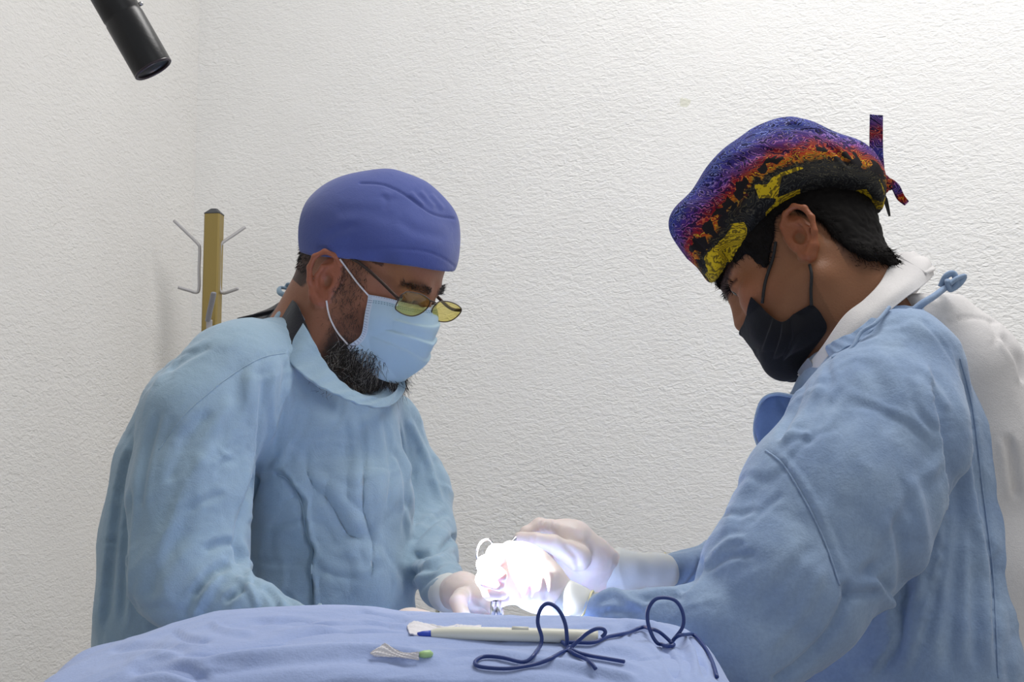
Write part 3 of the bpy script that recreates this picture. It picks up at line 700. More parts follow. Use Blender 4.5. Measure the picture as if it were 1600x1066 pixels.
tubepart('ear_loop', on(treeL, [(510, 470), (515, 495), (527, 519), (544, 539)], .0022, 24), .0012, M['elastic'], maskL)
rim = lambda A, i: crv(A[i], 60)
MB().tube(rim(A, 4), .0012, 6, True).build('hem', M['mask'], maskL)

# glasses
gl = root_g = bpy.data.objects.new('eyeglasses', None); COL.objects.link(gl); gl.parent = surgL; gl.location = Vector(HL.w1(0, .1, 0))-wpos(surgL)
def on_plane(px, py, p0, n):
    d = ray(px, py); return CAM+d*(((p0-CAM)@n)/(d@n))
gp0 = HL.w1(0, .112, 0); gn = HL.R@np.array([0, 1., -.10]); gn /= np.linalg.norm(gn)
lensN = [(632, 458), (637, 456), (655, 459), (667, 465), (672, 471), (668, 481), (657, 490), (644, 494), (630, 491), (620, 485), (618, 480), (622, 470), (627, 461)]
lensF = [(681, 476), (688, 471), (703, 472), (715, 477), (721, 484), (716, 493), (705, 501), (692, 503), (680, 500), (675, 496), (674, 490), (676, 482)]
for pts in (lensN, lensF):
    loop = crv([on_plane(a, b, gp0, gn) for a, b in pts], 60, True); cl = loop.mean(0); m = len(loop)
    V = np.concatenate([loop+gn*.0006, loop-gn*.0006, [cl+gn*.0012], [cl]]); Fc = []
    for i in range(m):
        j = (i+1) % m; Fc += [(i, j, 2*m), (m+j, m+i, 2*m+1), (i, m+i, m+j, j)]
    mesh('lens', V, Fc, M['lens'], gl)
    MB().tube(np.r_[loop, loop[:2]], .00085, 6, False).build('lens_rim', M['frame'], gl)
tubepart('bridge', crv([on_plane(672, 470, gp0, gn), on_plane(677, 471, gp0, gn)+gn*.003, on_plane(683, 475, gp0, gn)], 10), .001, M['frame'], gl)
for s_, a in ((1, on_plane(627, 463, gp0, gn)), (-1, on_plane(720, 485, gp0, gn))):
    e = HL.w1(s_*.079, -.008, .030)
    hinge = (HL.at(622, 466, .07) if s_ > 0 else HL.w1(-.070, .097, .0))
    mid = (HL.at(590, 435, .077) if s_ > 0 else HL.w1(-.077, .04, .018))
    en = (HL.at(560, 410, .078) if s_ > 0 else e)
    tubepart('temple', crv([a, hinge, mid, en, e], 30), np.r_[.0009, np.linspace(.0013, .0016, 28), .0012][:len(crv([a, hinge, mid, en, e], 30))] if False else .0018, M['frame'], gl, 8, 1.3)

# gown of the left surgeon
def gown_field(px0, px1, Y0, Y1, ztop, zbot, h=.0036, zf=.96):
    xs = [P(px0, 700, Y)[0] for Y in (Y0, Y1)]; xe = [P(px1, 700, Y)[0] for Y in (Y0, Y1)]
    return Field(np.arange(min(xs)-.03, max(xe)+.03, h), np.arange(Y0, Y1, h*1.15), np.concatenate([np.arange(zbot, zf, .016), np.arange(zf, ztop, h)]))
f = gown_field(130, 790, 1.86, 2.56, 1.46, .40)
YB = 2.22
f.chain([(468, 585, 2.19, 62), (480, 660, 2.20, 105), (500, 790, YB, 126), (505, 940, YB, 132), (495, 1090, 2.24, 135), (480, 1450, 2.26, 150), (480, 1850, 2.26, 200)], .95, .03)
f.chain([(560, 655, 2.19, 62), (568, 780, 2.17, 66), (568, 900, 2.17, 68), (560, 1060, 2.17, 72)], 1.05, .03)
f.chain([(430, 560, 2.17, 62), (372, 595, 2.12, 82), (312, 655, 2.09, 92)], .9, .04)
f.chain([(345, 590, 2.2, 72), (300, 640, 2.25, 68), (285, 720, 2.28, 92), (262, 850, 2.30, 96), (245, 980, 2.30, 88), (250, 1200, 2.3, 90), (260, 1800, 2.3, 95)], .9, .03)
f.chain([(312, 655, 2.09, 92), (296, 770, 2.07, 92), (296, 880, 2.05, 92)], .85, .018)
f.chain([(285, 905, 2.05, 78), (300, 915, 2.04, 72), (395, 951, 2.0, 42), (480, 984, 1.96, 28), (600, 1000, 1.93, 22)], .9, .014)
f.chain([(545, 620, 2.2, 58), (606, 672, 2.3, 48), (640, 770, 2.32, 58), (660, 835, 2.28, 50)], .9, .02)
f.chain([(660, 835, 2.28, 50), (668, 870, 2.2, 42), (690, 915, 2.07, 33), (702, 925, 2.03, 29)], .9, .012)
# open the neck
f.chain([(528, 562, 2.13, 28), (576, 588, 2.16, 33)], 1.2, .008, 'sub')
f.cap(HL.w1(0, -.02, -.05), P(474, 545, 2.2), .052, .050, 1, .01, 'sub')
V, Fq = f.mesh(2)
ax = np.array([.25, 0, -.97])
zt = np.clip((V[:, 2]-.9)/.1, 0, 1)
Nn = normals(V, Fq)
D = .0022*folds(V, 9, (.35, .2, -.9), 3.2, 1)+.0012*folds(V, 24, (.5, .1, -.8), 2.2, 2)+.0016*vnoise(V*14, 8)-.0022*creases(V, 14, (.5, .2, -.8), 2.2, 60)+.0016*creases(V, 22, (-.5, .2, -.8), 2.2, 70)-.0009*creases(V, 42, (.6, .2, -.6), 2, 75, .14)+.0007*creases(V, 48, (-.7, .2, -.5), 2, 78, .14)
V = V+Nn*D[:, None]
sL = [
 # arm: long soft folds falling from the shoulder
 ([(408, 580), (400, 660), (392, 740), (378, 800)], 7, 5, 's'), ([(395, 560), (380, 640), (340, 720)], 9, 4, 'r'),
 ([(330, 640), (290, 690), (262, 760)], 10, 4, 'v'), ([(250, 640), (228, 720), (216, 800)], 6, 5, 'v'), ([(365, 620), (330, 690), (300, 800)], 12, 4, 'r'),
 ([(300, 820), (250, 880), (232, 940)], 12, 4, 'v'), ([(320, 700), (275, 800), (240, 900)], 9, 3, 'r'),
 ([(400, 745), (385, 790), (372, 840), (376, 880)], 6, 8, 'h'), ([(372, 850), (345, 850), (318, 862)], 6, 5, 'v'), ([(360, 880), (330, 900), (300, 935)], 7, 7, 'v'),
 ([(385, 905), (372, 925), (350, 940)], 5, 7, 'v'), ([(375, 840), (390, 890), (386, 910)], 5, 5, 'r'), ([(345, 890), (318, 930), (300, 970)], 7, 5, 'r'),
 ([(410, 915), (428, 935), (432, 955)], 5, 5, 'v'), ([(440, 925), (455, 940), (460, 955)], 5, 4, 'v'), ([(370, 900), (395, 925), (402, 950)], 5, 5, 'r'),
 ([(352, 770), (320, 782), (295, 800)], 5, 3, 'v'), ([(378, 700), (345, 716), (330, 730)], 4, 3, 'r'),
 ([(340, 700), (352, 712), (372, 715)], 3, 2.5, 'r'),
 # seam over the shoulder, raglan seam
 ([(448, 550), (410, 558), (370, 580), (330, 610), (285, 650), (245, 705)], 1.8, 1.6, 'h'), ([(450, 548), (470, 600), (474, 620), (455, 680), (430, 730), (405, 760)], 2.2, 2.4, 'h'),
 ([(474, 610), (466, 660), (440, 715), (420, 745)], 6, 5, 'r'), ([(448, 560), (445, 600), (440, 660), (425, 710)], 6, 4, 'v'), ([(430, 570), (425, 620), (428, 680)], 4, 3, 'r'), ([(415, 590), (410, 640)], 4, 3, 'v'),
 ([(455, 590), (440, 640), (420, 690)], 4, 3, 'r'),
 # chest
 ([(535, 620), (528, 655), (508, 685)], 4, 3, 'v'), ([(490, 696), (520, 690), (560, 698)], 3.5, 2, 'r'), ([(560, 640), (568, 700), (566, 780), (580, 860), (572, 940)], 4, 2.6, 'v'),
 ([(545, 640), (556, 720), (552, 800)], 6, 3, 'r'), ([(478, 742), (515, 762), (548, 800), (566, 850)], 9, 3.5, 'r'), ([(500, 775), (520, 800), (540, 840), (562, 846)], 6, 3.5, 's'), ([(530, 770), (560, 800), (585, 860)], 5, 2.5, 'v'),
 ([(480, 700), (480, 740), (500, 770)], 5, 3, 'v'), ([(600, 640), (610, 720), (600, 800)], 6, 4, 'v'), ([(620, 640), (634, 720), (640, 780), (634, 850)], 4, 4, 'r'), ([(612, 700), (632, 740), (637, 800)], 4, 4, 'v'),
 ([(500, 890), (530, 902), (570, 905)], 6, 2, 'v'), ([(548, 860), (560, 890), (556, 930)], 5, 2, 'r'), ([(560, 730), (600, 735), (625, 730)], 3, 1.6, 'v'),
 ([(380, 820), (430, 818), (480, 815)], 5, 2.5, 'v'), ([(440, 800), (450, 780), (480, 775)], 5, 2, 'v'), ([(375, 870), (430, 880), (480, 878)], 5, 2.5, 'v'),
 # far sleeve
 ([(636, 650), (668, 720), (690, 790)], 5, 4, 'r'), ([(660, 690), (640, 760), (640, 820)], 5, 4, 'v'), ([(712, 838), (680, 862), (645, 868)], 6, 9, 'h'), ([(700, 800), (670, 820), (642, 850)], 5, 5, 'v'),
 ([(690, 885), (660, 892), (640, 905)], 5, 5, 'v'), ([(712, 855), (672, 880), (645, 915)], 5, 5, 'r'), ([(700, 893), (670, 905), (650, 930)], 4, 4, 'v'),
 # back flap
 ([(208, 680), (185, 780), (170, 900), (160, 1000)], 6, 8, 's'), ([(205, 760), (196, 850), (190, 980)], 5, 6, 'v'), ([(330, 540), (290, 560), (262, 580)], 5, 4, 'v')]
V = press_folds(V, Fq, sL); V = lap(V, Fq, .6)
# front panel lies over the side, with an arched open edge
uvp = proj(V); Nn = normals(V, Fq)
panel = crv([(430, 738), (447, 745), (463, 765), (474, 790), (478, 830), (490, 860), (487, 900), (492, 935), (484, 980)], 60)
pol = np.r_[panel, [(640, 980), (650, 620), (500, 600), (448, 700)]]
m = (uvp[:, 0] > 400) & (uvp[:, 0] < 660) & (uvp[:, 1] > 600) & (uvp[:, 1] < 990) & (V[:, 1] < 2.2) & ((Nn*(V-CAM)).sum(1) < 0)
sd = poly_sd(uvp[m, 0]+1.5*np.sin(uvp[m, 1]/7), uvp[m, 1], pol)
dm = np.clip(-sd/2.5, 0, 1)*.0075*np.clip((uvp[m, 1]-715)/30, 0, 1)*np.clip((630-uvp[m, 0])/40, 0, 1)
ex = .003*np.exp(-((sd+5)/3.5)**2)*np.clip((uvp[m, 1]-730)/20, 0, 1)*(uvp[m, 0] < 500)
groove = .004*np.exp(-((sd-3)/3)**2)*np.clip((uvp[m, 1]-735)/15, 0, 1)*(uvp[m, 0] < 500)
V[m] += Nn[m]*(dm+ex-groove)[:, None]
gownL = mesh('surgical_gown', V, Fq, M['gownL'], surgL); treeGL = bvh(V, Fq)
tubepart('seam', on(treeGL, [(433, 742), (450, 750), (464, 770), (473, 795), (478, 830), (488, 860), (486, 900), (489, 945)], .0012, 60), .0011, M['gownL'], gownL)
tubepart('seam', on(treeGL, [(446, 552), (410, 559), (370, 581), (330, 611), (286, 651), (248, 703)], .0002, 60), .0009, M['gownL'], gownL)

# collar, neck tie, shirt under the gown
def ring_patch(name, near_up, near_lo, far_up, far_lo, mat, parent, th=.002, disp=None, nu=90, nv=14):
    up = [P(*p) for p in near_up]+[P(*p) for p in far_up]; lo = [P(*p) for p in near_lo]+[P(*p) for p in far_lo]
    V, q, uv = patch([up, [(a+b)/2 for a, b in zip(up, lo)], lo], nu, nv, th, disp)
    return mesh(name, V, q, mat, parent)
wav = lambda u, v: .0012*np.sin(38*u+3*v)*np.sin(3.14*v)+.0009*np.sin(90*u+9*v)
ring_patch('collar', [(452, 498, 2.25), (463, 491, 2.17), (478, 512, 2.125), (502, 560, 2.11), (528, 594, 2.10), (562, 618, 2.10), (600, 622, 2.13)],
    [(430, 512, 2.25), (444, 540, 2.15), (456, 570, 2.10), (490, 600, 2.085), (524, 618, 2.08), (562, 634, 2.085), (606, 636, 2.13)],
    [(622, 600, 2.2), (600, 560, 2.27)], [(632, 606, 2.2), (612, 560, 2.30)], M['gownL'], gownL, .003, wav)
ring_patch('undershirt_collar', [(425, 484, 2.30), (440, 474, 2.25), (456, 470, 2.19), (466, 478, 2.15), (480, 512, 2.13), (500, 556, 2.12)],
    [(380, 500, 2.32), (410, 505, 2.25), (430, 515, 2.17), (445, 530, 2.13), (465, 560, 2.11), (492, 590, 2.11)],
    [(540, 600, 2.12)], [(540, 620, 2.12)], M['blackshirt'], surgL, .003)
tubepart('shirt_piping', crv([P(447, 468, 2.235), P(455, 474, 2.195), P(462, 486, 2.16), P(470, 500, 2.14)], 20), .006, M['grey'], surgL, 8, .5)
tubepart('shoulder_strap', crv([P(372, 500, 2.24), P(410, 491, 2.24), P(452, 480, 2.25)], 12), .006, M['blackshirt'], surgL, 8, .5)
tie = tubepart('neck_tie', crv([P(428, 505, 2.17), P(437, 490, 2.18), P(452, 474, 2.21), P(461, 462, 2.25)], 20), .0055, M['gownL'], gownL, 8, .5)
tubepart('bow', crv([P(460, 464, 2.25), P(450, 452, 2.25), P(437, 450, 2.25), P(438, 458, 2.24), P(452, 463, 2.24)], 30), .0038, M['gownL'], tie, 8, .6)
tubepart('bow', crv([P(458, 464, 2.24), P(466, 452, 2.24), P(462, 446, 2.24), P(450, 444, 2.25), P(446, 452, 2.25)], 30), .0030, M['gownL'], tie, 8, .6)
tubepart('bow', crv([P(458, 462, 2.235), P(465, 455, 2.235), P(460, 448, 2.235), P(452, 455, 2.235), P(458, 463, 2.235)], 30), .0016, M['gownIn'], tie, 8, .6)
for s_ in (-1, 1):
    a = np.array([pl[0]+.02, pl[1]+s_*.095, .045])
    ff = Field(np.arange(a[0]-.1, a[0]+.25, .006), np.arange(a[1]-.08, a[1]+.08, .006), np.arange(-.01, .13, .006))
    ff.ell(a+np.array([.10, 0, -.012]), (.11, .045, .035), k=.02); ff.ell(a+np.array([-.01, 0, .0]), (.055, .04, .05), k=.03); ff.ell(a+np.array([.06, 0, -.07]), (.3, .2, .028), k=.001, op='sub')
    v_, q_ = ff.mesh(1); v_[:, 2] += -v_[:, 2].min(); mesh('shoe', v_, q_, M['white'], surgL)

# ================================================================== RIGHT SURGEON
surgR = root('person', 'surgeon at the right in profile in multicoloured printed cap and black cloth mask', 'person', (P(1470, 900, 1.9)[0], 1.92, 0))
hairpx = [(1080, 452), (1112, 448), (1150, 405), (1170, 396), (1190, 412), (1199, 418), (1206, 400), (1212, 372), (1216, 345), (1240, 334), (1262, 342), (1285, 352), (1300, 372), (1318, 386), (1345, 394), (1372, 386), (1400, 378), (1440, 366), (1440, 150), (1080, 150)]
hairyz = HR.yz(hairpx, .066)
def colR(V, l, C_, inh):
    x, y, z = np.abs(l[:, 0]), l[:, 1], l[:, 2]
    sd = poly_sd(y+.0015*vnoise(V*400, 2), z+.0015*vnoise(V*400, 7), hairyz)
    ear = inh & (x > .0775) & (y < .012) & (y > -.045) & (np.abs(z) < .045)
    m = np.clip(-sd/.004+.5, 0, 1)*(x < .2)*inh
    fade = np.clip(1-(sd-.0)/.022, 0, 1)*(y < -.045)*.92*inh*(.85+.15*vnoise(V*250, 3))
    st = .22*np.clip((-z-.03)/.03, 0, 1)*(y > 0)*inh
    m = np.maximum(np.maximum(m, fade), st); m[ear] = 0; m = m[:, None]
    return C_*(1-m)+np.array(srgb(22, 17, 15)[:3])*m
hb = HR.w1(0, -.035, -.03)
neckR = [(hb, P(1378, 525, 1.92), .056, .050, 1, .03), (HR.w1(0, .005, -.06), P(1345, 545, 1.92), .046, .056, 1, .03)]
spineR = [[(1385, 550, 1.93, 50), (1420, 640, 1.95, 100), (1450, 850, 1.96, 120), (1470, 1050, 1.95, 120), (1475, 1230, 1.93, 125)]]
armsR = [[(1400, 600, 1.93, 70), (1380, 650, 1.83, 70), (1250, 880, 1.76, 60), (1180, 985, 1.73, 50), (1000, 968, 1.74, 27), (885, 944, 1.765, 24)],
         [(1380, 600, 2.0, 60), (1350, 650, 2.08, 60), (1190, 870, 2.13, 45), (1050, 893, 2.05, 26), (935, 885, 1.98, 24)]]
pr = P(1475, 1230, 1.93)
VR, FR, bodyR = build_body(HR, neckR, spineR, armsR, mklegs(pr, -1), True, srgb(142, 98, 68), colR, surgR, (pr[0]-.5, 1.6), (pr[0]+.3, 2.3), 1.3)
treeR = bvh(VR, FR); lR = HR.loc(VR)
# eyes
for H, su in ((HL, surgL), (HR, surgR)):
    for x_ in (-1, 1):
        c = H.w1(.0325*x_, .0815, -.002); n, mm = 24, 16; Vv = []; Cc = []
        for i in range(mm+1):
            for j in range(n):
                t = math.pi*i/mm; a = 2*math.pi*j/n; d = np.array([math.sin(t)*math.cos(a), math.cos(t), math.sin(t)*math.sin(a)])
                gaze = np.array([0, 1, -.45])/1.1; cs = d@gaze
                Vv.append(c+H.R@(d*.0124*H.s)); Cc.append((.01, .01, .01) if cs > .93 else ((.05, .03, .02) if cs > .86 else (.72, .70, .70)))
        Fc = [(i*n+j, (i+1)*n+j, (i+1)*n+(j+1) % n, i*n+(j+1) % n) for i in range(mm) for j in range(n)]
        mesh('eye', Vv, Fc, M['eye'], su, True, {'Col': np.array(Cc)})
# hair: a layer over the scalp
c0 = HR.c
f = Field(np.arange(c0[0]-.14, c0[0]+.16, .0024), np.arange(c0[1]-.12, c0[1]+.12, .0024), np.arange(c0[2]-.12, c0[2]+.16, .0024))
f.ell(HR.w1(0, -.012, .045), np.array((.0795, .1035, .088))*HR.s, HR.R, .01); f.ell(HR.w1(0, .045, .045), np.array((.0675, .057, .057))*HR.s, HR.R, .03)
f.ell(HR.w1(0, .028, -.0), np.array((.0672, .060, .075))*HR.s, HR.R, .02)
f.cap(HR.w1(0, -.034, .0), HR.w1(0, -.040, -.05), .064*HR.s, .064*HR.s, 1, .03)
f.clip_poly([(a, b) for a, b in hairyz], HR.R, HR.c, True, .004)
V, Fq = f.mesh(1); V = V+normals(V, Fq)*(.0012*vnoise(V*260, 4)+.001*vnoise(V*90, 9))[:, None]
hairR = mesh('hair', V, Fq, M['hair'], surgR)
lh = HR.loc(V); sd = poly_sd(lh[:, 1], lh[:, 2], hairyz)
strands('hair_strand', V, Fq, (sd > -.018), 5000, .010, dn(HR, (0, -.25, -.9)), .00035, M['hair'], hairR, .3, 7)
inR = (np.abs(lR[:, 0]) < .11) & (np.abs(lR[:, 1]) < .17)
sdr = poly_sd(lR[:, 1], lR[:, 2], hairyz)
strands('neck_fade', VR, FR, inR & (sdr < .014) & (lR[:, 1] < -.05), 1800, .005, dn(HR, (0, -.3, -.8)), .00022, M['hair'], surgR, .3, 8)
bw = inR & (np.abs(lR[:, 2]-.0225) < .005) & (np.abs(np.abs(lR[:, 0])-.032) < .022) & (lR[:, 1] > .05)
strands('eyebrow', VR, FR, bw, 700, .008, lambda p, n: n*.35+np.sign(HR.loc(p)[:, :1])*HR.R[:, 0]+HR.R[:, 2]*.2, .00035, M['hair'], surgR, .25, 9)
lw = inR & (np.abs(lR[:, 2]-.003) < .003) & (np.abs(np.abs(lR[:, 0])-.034) < .014) & (lR[:, 1] > .07)
strands('eyelash', VR, FR, lw, 90, .009, lambda p, n: n+HR.R[:, 2]*.1, .0003, M['hair'], surgR, .2, 10)

# printed cap
f = grid_around(1035, 170, 1400, 460, 1.77, 2.12, .0022); YR = 1.945
for x_, y_, r, ry in [(1212, 296, 101, .9), (1262, 298, 95, .9), (1165, 322, 84, .86), (1300, 300, 78, .9), (1320, 285, 58, .9), (1110, 356, 56, .95), (1236, 262, 72, .85)]:
    f.ell(P(x_, y_, YR), np.array([r, r*ry, r])*YR/FPX, k=.025)
f.ell(P(1084, 346, YR), np.array([35, 45, 32])*YR/FPX, k=.02); f.ell(P(1106, 385, YR), np.array([24, 50, 38])*YR/FPX, k=.02); f.ell(P(1113, 410, YR), np.array([17, 58, 32])*YR/FPX, k=.012)
f.ell(HR.w1(0, -.012, .048), np.array((.085, .107, .088))*HR.s, HR.R, .02)
cappx = [(1114, 446), (1124, 432), (1150, 404), (1180, 372), (1215, 338), (1250, 316), (1290, 300), (1335, 291), (1385, 300), (1420, 240), (1420, 120), (1000, 120), (1000, 330), (1090, 400), (1108, 430)]
capyz = HR.yz(cappx, .06); f.clip_poly(capyz, HR.R, HR.c, True, .003)
V, Fq = f.mesh(2); Nn = normals(V, Fq)
V = V+Nn*(.0022*folds(V, 16, (1, 0, .35), 2.5, 5)+.0012*vnoise(V*34, 6))[:, None]
V = press_folds(V, Fq, [([(1058, 330), (1090, 300), (1120, 262), (1160, 226)], 3, 3, 's'), ([(1075, 345), (1110, 330), (1150, 290)], 5, 3, 'v'), ([(1055, 352), (1080, 372), (1105, 400)], 4, 3, 'v'), ([(1200, 200), (1235, 198), (1290, 210)], 3, 2, 'v'),
    ([(1235, 195), (1246, 189), (1252, 196)], 4, 3, 'r'), ([(1130, 265), (1180, 240), (1240, 238)], 6, 2, 'v'), ([(1290, 225), (1310, 240), (1330, 262)], 4, 3, 'v')])
l = HR.loc(V); edge = poly_sd(l[:, 1], l[:, 2], capyz); line = [capyz[i] for i in range(9)]
dd = np.full(len(V), 9.)
for a, b in zip(line[:-1], line[1:]):
    a = np.array(a); b = np.array(b); e = b-a; w_ = l[:, 1:]-a; t = np.clip(w_@e/(e@e), 0, 1); dd = np.minimum(dd, np.linalg.norm(w_-np.outer(t, e), axis=1))
band = np.clip(dd/.085, 0, 1)
capR = mesh('surgical_cap', V, Fq, M['print'], surgR, True, {'Band': np.c_[band, band, band]})
def strip(name, pts, w, mat, parent, wv=(0, 1, 0), th=.0016, bandv=.8, tw=0):
    c = crv(pts, 30); T = np.gradient(c, axis=0); T /= np.linalg.norm(T, axis=1)[:, None]; A_ = []
    for i, (p, t) in enumerate(zip(c, T)):
        b = np.cross(t, np.array(wv, float)); b /= np.linalg.norm(b)+1e-9; n_ = np.cross(b, t)
        a = tw*math.sin(i/len(c)*5); b = b*math.cos(a)+n_*math.sin(a); ww = w if np.isscalar(w) else np.interp(i/(len(c)-1), np.linspace(0, 1, len(w)), w)
        A_.append([p-b*ww, p+n_*ww*.12, p+b*ww])
    V, q, uv = patch(np.array(A_), 8, 2*len(c), th)
    bb = np.full(len(V), bandv)+.15*np.sin(uv[:, 1]*14); return mesh(name, V, q, mat, parent, True, {'Band': np.c_[bb, bb, bb]})
k1 = P(1378, 285, YR)
strip('cap_tie', [P(1376, 288, YR), P(1372, 262, YR), P(1369, 230, YR), P(1369, 180, YR)], [.006, .0075, .0082, .0082], M['print'], capR, (0, 1, 0), .002, .75, .15)
strip('cap_tie', [P(1366, 283, YR), P(1384, 284, YR-.006), P(1398, 292, YR-.004), P(1407, 308, YR), P(1417, 318, YR)], [.006, .006, .0055, .005, .0035], M['print'], capR, (0, 1, 0), .002, .62, .3)
f = Field(np.arange(k1[0]-.025, k1[0]+.025, .0014), np.arange(k1[1]-.025, k1[1]+.025, .0014), np.arange(k1[2]-.025, k1[2]+.025, .0014))
f.chain([(1368, 290, YR, 8), (1380, 283, YR-.006, 9), (1390, 291, YR, 7)], 1, .006); f.chain([(1378, 276, YR, 7), (1382, 296, YR-.004, 7)], 1, .004)
v_, q_ = f.mesh(1); bb = np.full(len(v_), .55); mesh('tie_knot', v_, q_, M['print'], capR, True, {'Band': np.c_[bb, bb, bb]})
strip('cap_tie', [P(1374, 298, YR), P(1383, 312, YR), P(1390, 338, YR)], [.0025, .003, .0012], M['elasticb'], capR, (0, 1, 0), .001)

# black mask
cols = [[(1178, 463), (1196, 487), (1222, 503), (1244, 488), (1268, 474)], [(1170, 482), (1188, 510), (1220, 528), (1252, 518), (1284, 492)],
        [(1162, 504), (1180, 534), (1212, 552), (1238, 550), (1290, 520)], [(1156, 521), (1176, 547), (1200, 565), (1222, 572), (1250, 574)]]
A = mask_sheet(HR, cols, [(.058, .064, .066, .066, .066), (.050, .058, .060, .060, .060), (.032, .040, .042, .040, .046), (0, 0, 0, 0, 0)])
def pleat2(u, v):
    e = np.clip(np.sin(np.pi*u)*1.3+.25, 0, 1); d = 0
    for c, a in ((.36, .0042), (.50, .0055), (.64, .0042)):
        x = v-c+.05*(u-.5); d = d+a*e*np.where(x > 0, np.exp(-(x/.09)**2), np.exp(-(x/.018)**2))
    return d
V, q, uv = face_patch(HR, A, 90, 110, .0016, pleat2, treeR, .0022)
maskR = mesh('face_mask', V, q, M['black'], surgR, True, {'Band': uv})
tubepart('ear_loop', on(treeR, [(1212, 378), (1208, 402), (1196, 440), (1191, 474)], .0035, 24), .0019, M['elasticb'], maskR)
tubepart('ear_loop', on(treeR, [(1265, 414), (1268, 430), (1267, 455), (1268, 478)], .0032, 24), .0019, M['elasticb'], maskR)

# white shirt, collar
f = gown_field(1230, 1760, 1.72, 2.3, 1.45, .75, .0042, .98)
f.chain([(1385, 545, 1.94, 80), (1420, 600, 1.95, 110), (1450, 800, 1.96, 125), (1465, 1050, 1.96, 128), (1470, 1250, 1.95, 132)], .9, .03)
f.chain([(1452, 522, 1.95, 72), (1500, 590, 1.96, 86), (1536, 700, 1.97, 96), (1560, 900, 1.96, 92), (1560, 1200, 1.95, 90)], 1.25, .04)
f.chain([(1434, 494, 1.975, 40), (1430, 520, 1.97, 50)], 1, .02)
f.cap(HR.w1(0, -.02, -.05), P(1375, 500, 1.93), .05, .056, 1, .01, 'sub')
f.chain([(1424, 482, 1.93, 46), (1446, 506, 1.93, 54)], 1.15, .02)
V, Fq = f.mesh(2); Nn = normals(V, Fq); V = V+Nn*(.0018*folds(V, 11, (.3, .2, -1), 2.5, 21)+.001*vnoise(V*30, 4))[:, None]
V = press_folds(V, Fq, [([(1476, 508), (1500, 498), (1530, 497), (1562, 505)], 2, 2.5, 'h'), ([(1562, 520), (1590, 560), (1600, 600)], 5, 5, 'v'), ([(1545, 500), (1558, 520), (1556, 540)], 5, 3, 'v'), ([(1400, 460), (1440, 455), (1470, 470)], 5, 3, 'v'), ([(1575, 680), (1590, 780)], 7, 5, 'v')])
shirtR = mesh('shirt', V, Fq, M['white'], surgR)
YC = lambda *a: [P(*p) for p in a]
up = YC((1416, 396, 2.02), (1398, 400, 1.93), (1376, 440, 1.868), (1350, 468, 1.850), (1318, 494, 1.848), (1282, 545, 1.862), (1249, 584, 1.90))
md = YC((1450, 404, 2.02), (1440, 418, 1.92), (1402, 452, 1.850), (1362, 484, 1.832), (1328, 516, 1.832), (1290, 558, 1.85), (1254, 585, 1.895))
lo_ = YC((1458, 430, 2.01), (1448, 442, 1.90), (1412, 468, 1.850), (1374, 500, 1.828), (1330, 545, 1.828), (1290, 572, 1.85), (1258, 592, 1.895))
V, q, uv = patch([up, md, lo_], 90, 16, .003, lambda u, v: .0012*np.sin(14*u+2*v)*v)
mesh('shirt_collar', V, q, M['white'], shirtR)
up2 = YC((1398, 400, 1.93), (1418, 397, 1.98), (1420, 402, 2.03), (1360, 480, 2.06), (1290, 545, 2.0), (1249, 584, 1.90)); lo2 = YC((1446, 430, 1.91), (1458, 425, 1.98), (1452, 432, 2.05), (1380, 520, 2.09), (1300, 572, 2.0), (1256, 592, 1.905))
V, q, uv = patch([up2, [(a+b)/2 for a, b in zip(up2, lo2)], lo2], 80, 10, .003); mesh('shirt_collar', V, q, M['white'], shirtR)
ring_patch('inner_collar', [(1262, 560, 1.875), (1252, 572, 1.89), (1246, 582, 1.905)], [(1275, 580, 1.87), (1262, 586, 1.885), (1252, 590, 1.90)], [(1250, 580, 1.94)], [(1256, 588, 1.94)], M['grey'], shirtR, .002)

# gown of the right surgeon
f = gown_field(860, 1720, 1.58, 2.26, 1.42, .40)
f.chain([(1402, 585, 1.87, 104), (1420, 700, 1.93, 128), (1435, 860, 1.94, 140), (1446, 1010, 1.93, 146), (1452, 1250, 1.93, 165), (1460, 1850, 1.93, 225)], .95, .03)
f.chain([(1320, 605, 1.90, 66), (1330, 680, 1.92, 110), (1335, 800, 1.95, 118), (1350, 1000, 1.95, 125)], 1., .03)
f.chain([(1402, 590, 1.85, 100), (1372, 680, 1.815, 132), (1300, 800, 1.775, 146), (1222, 925, 1.745, 128), (1168, 1000, 1.735, 100)], .72, .016)
f.chain([(1172, 1000, 1.735, 92), (1100, 975, 1.725, 62), (1030, 968, 1.73, 42), (970, 964, 1.735, 34), (944, 961, 1.742, 32)], .9, .012)
f.chain([(1340, 660, 2.05, 80), (1200, 855, 2.12, 62), (1130, 885, 2.10, 42), (1044, 893, 2.05, 28.5)], 1.1, .02)
f.cap(HR.w1(0, -.02, -.05), P(1350, 500, 1.92), .07, .07, 1, .01, 'sub')
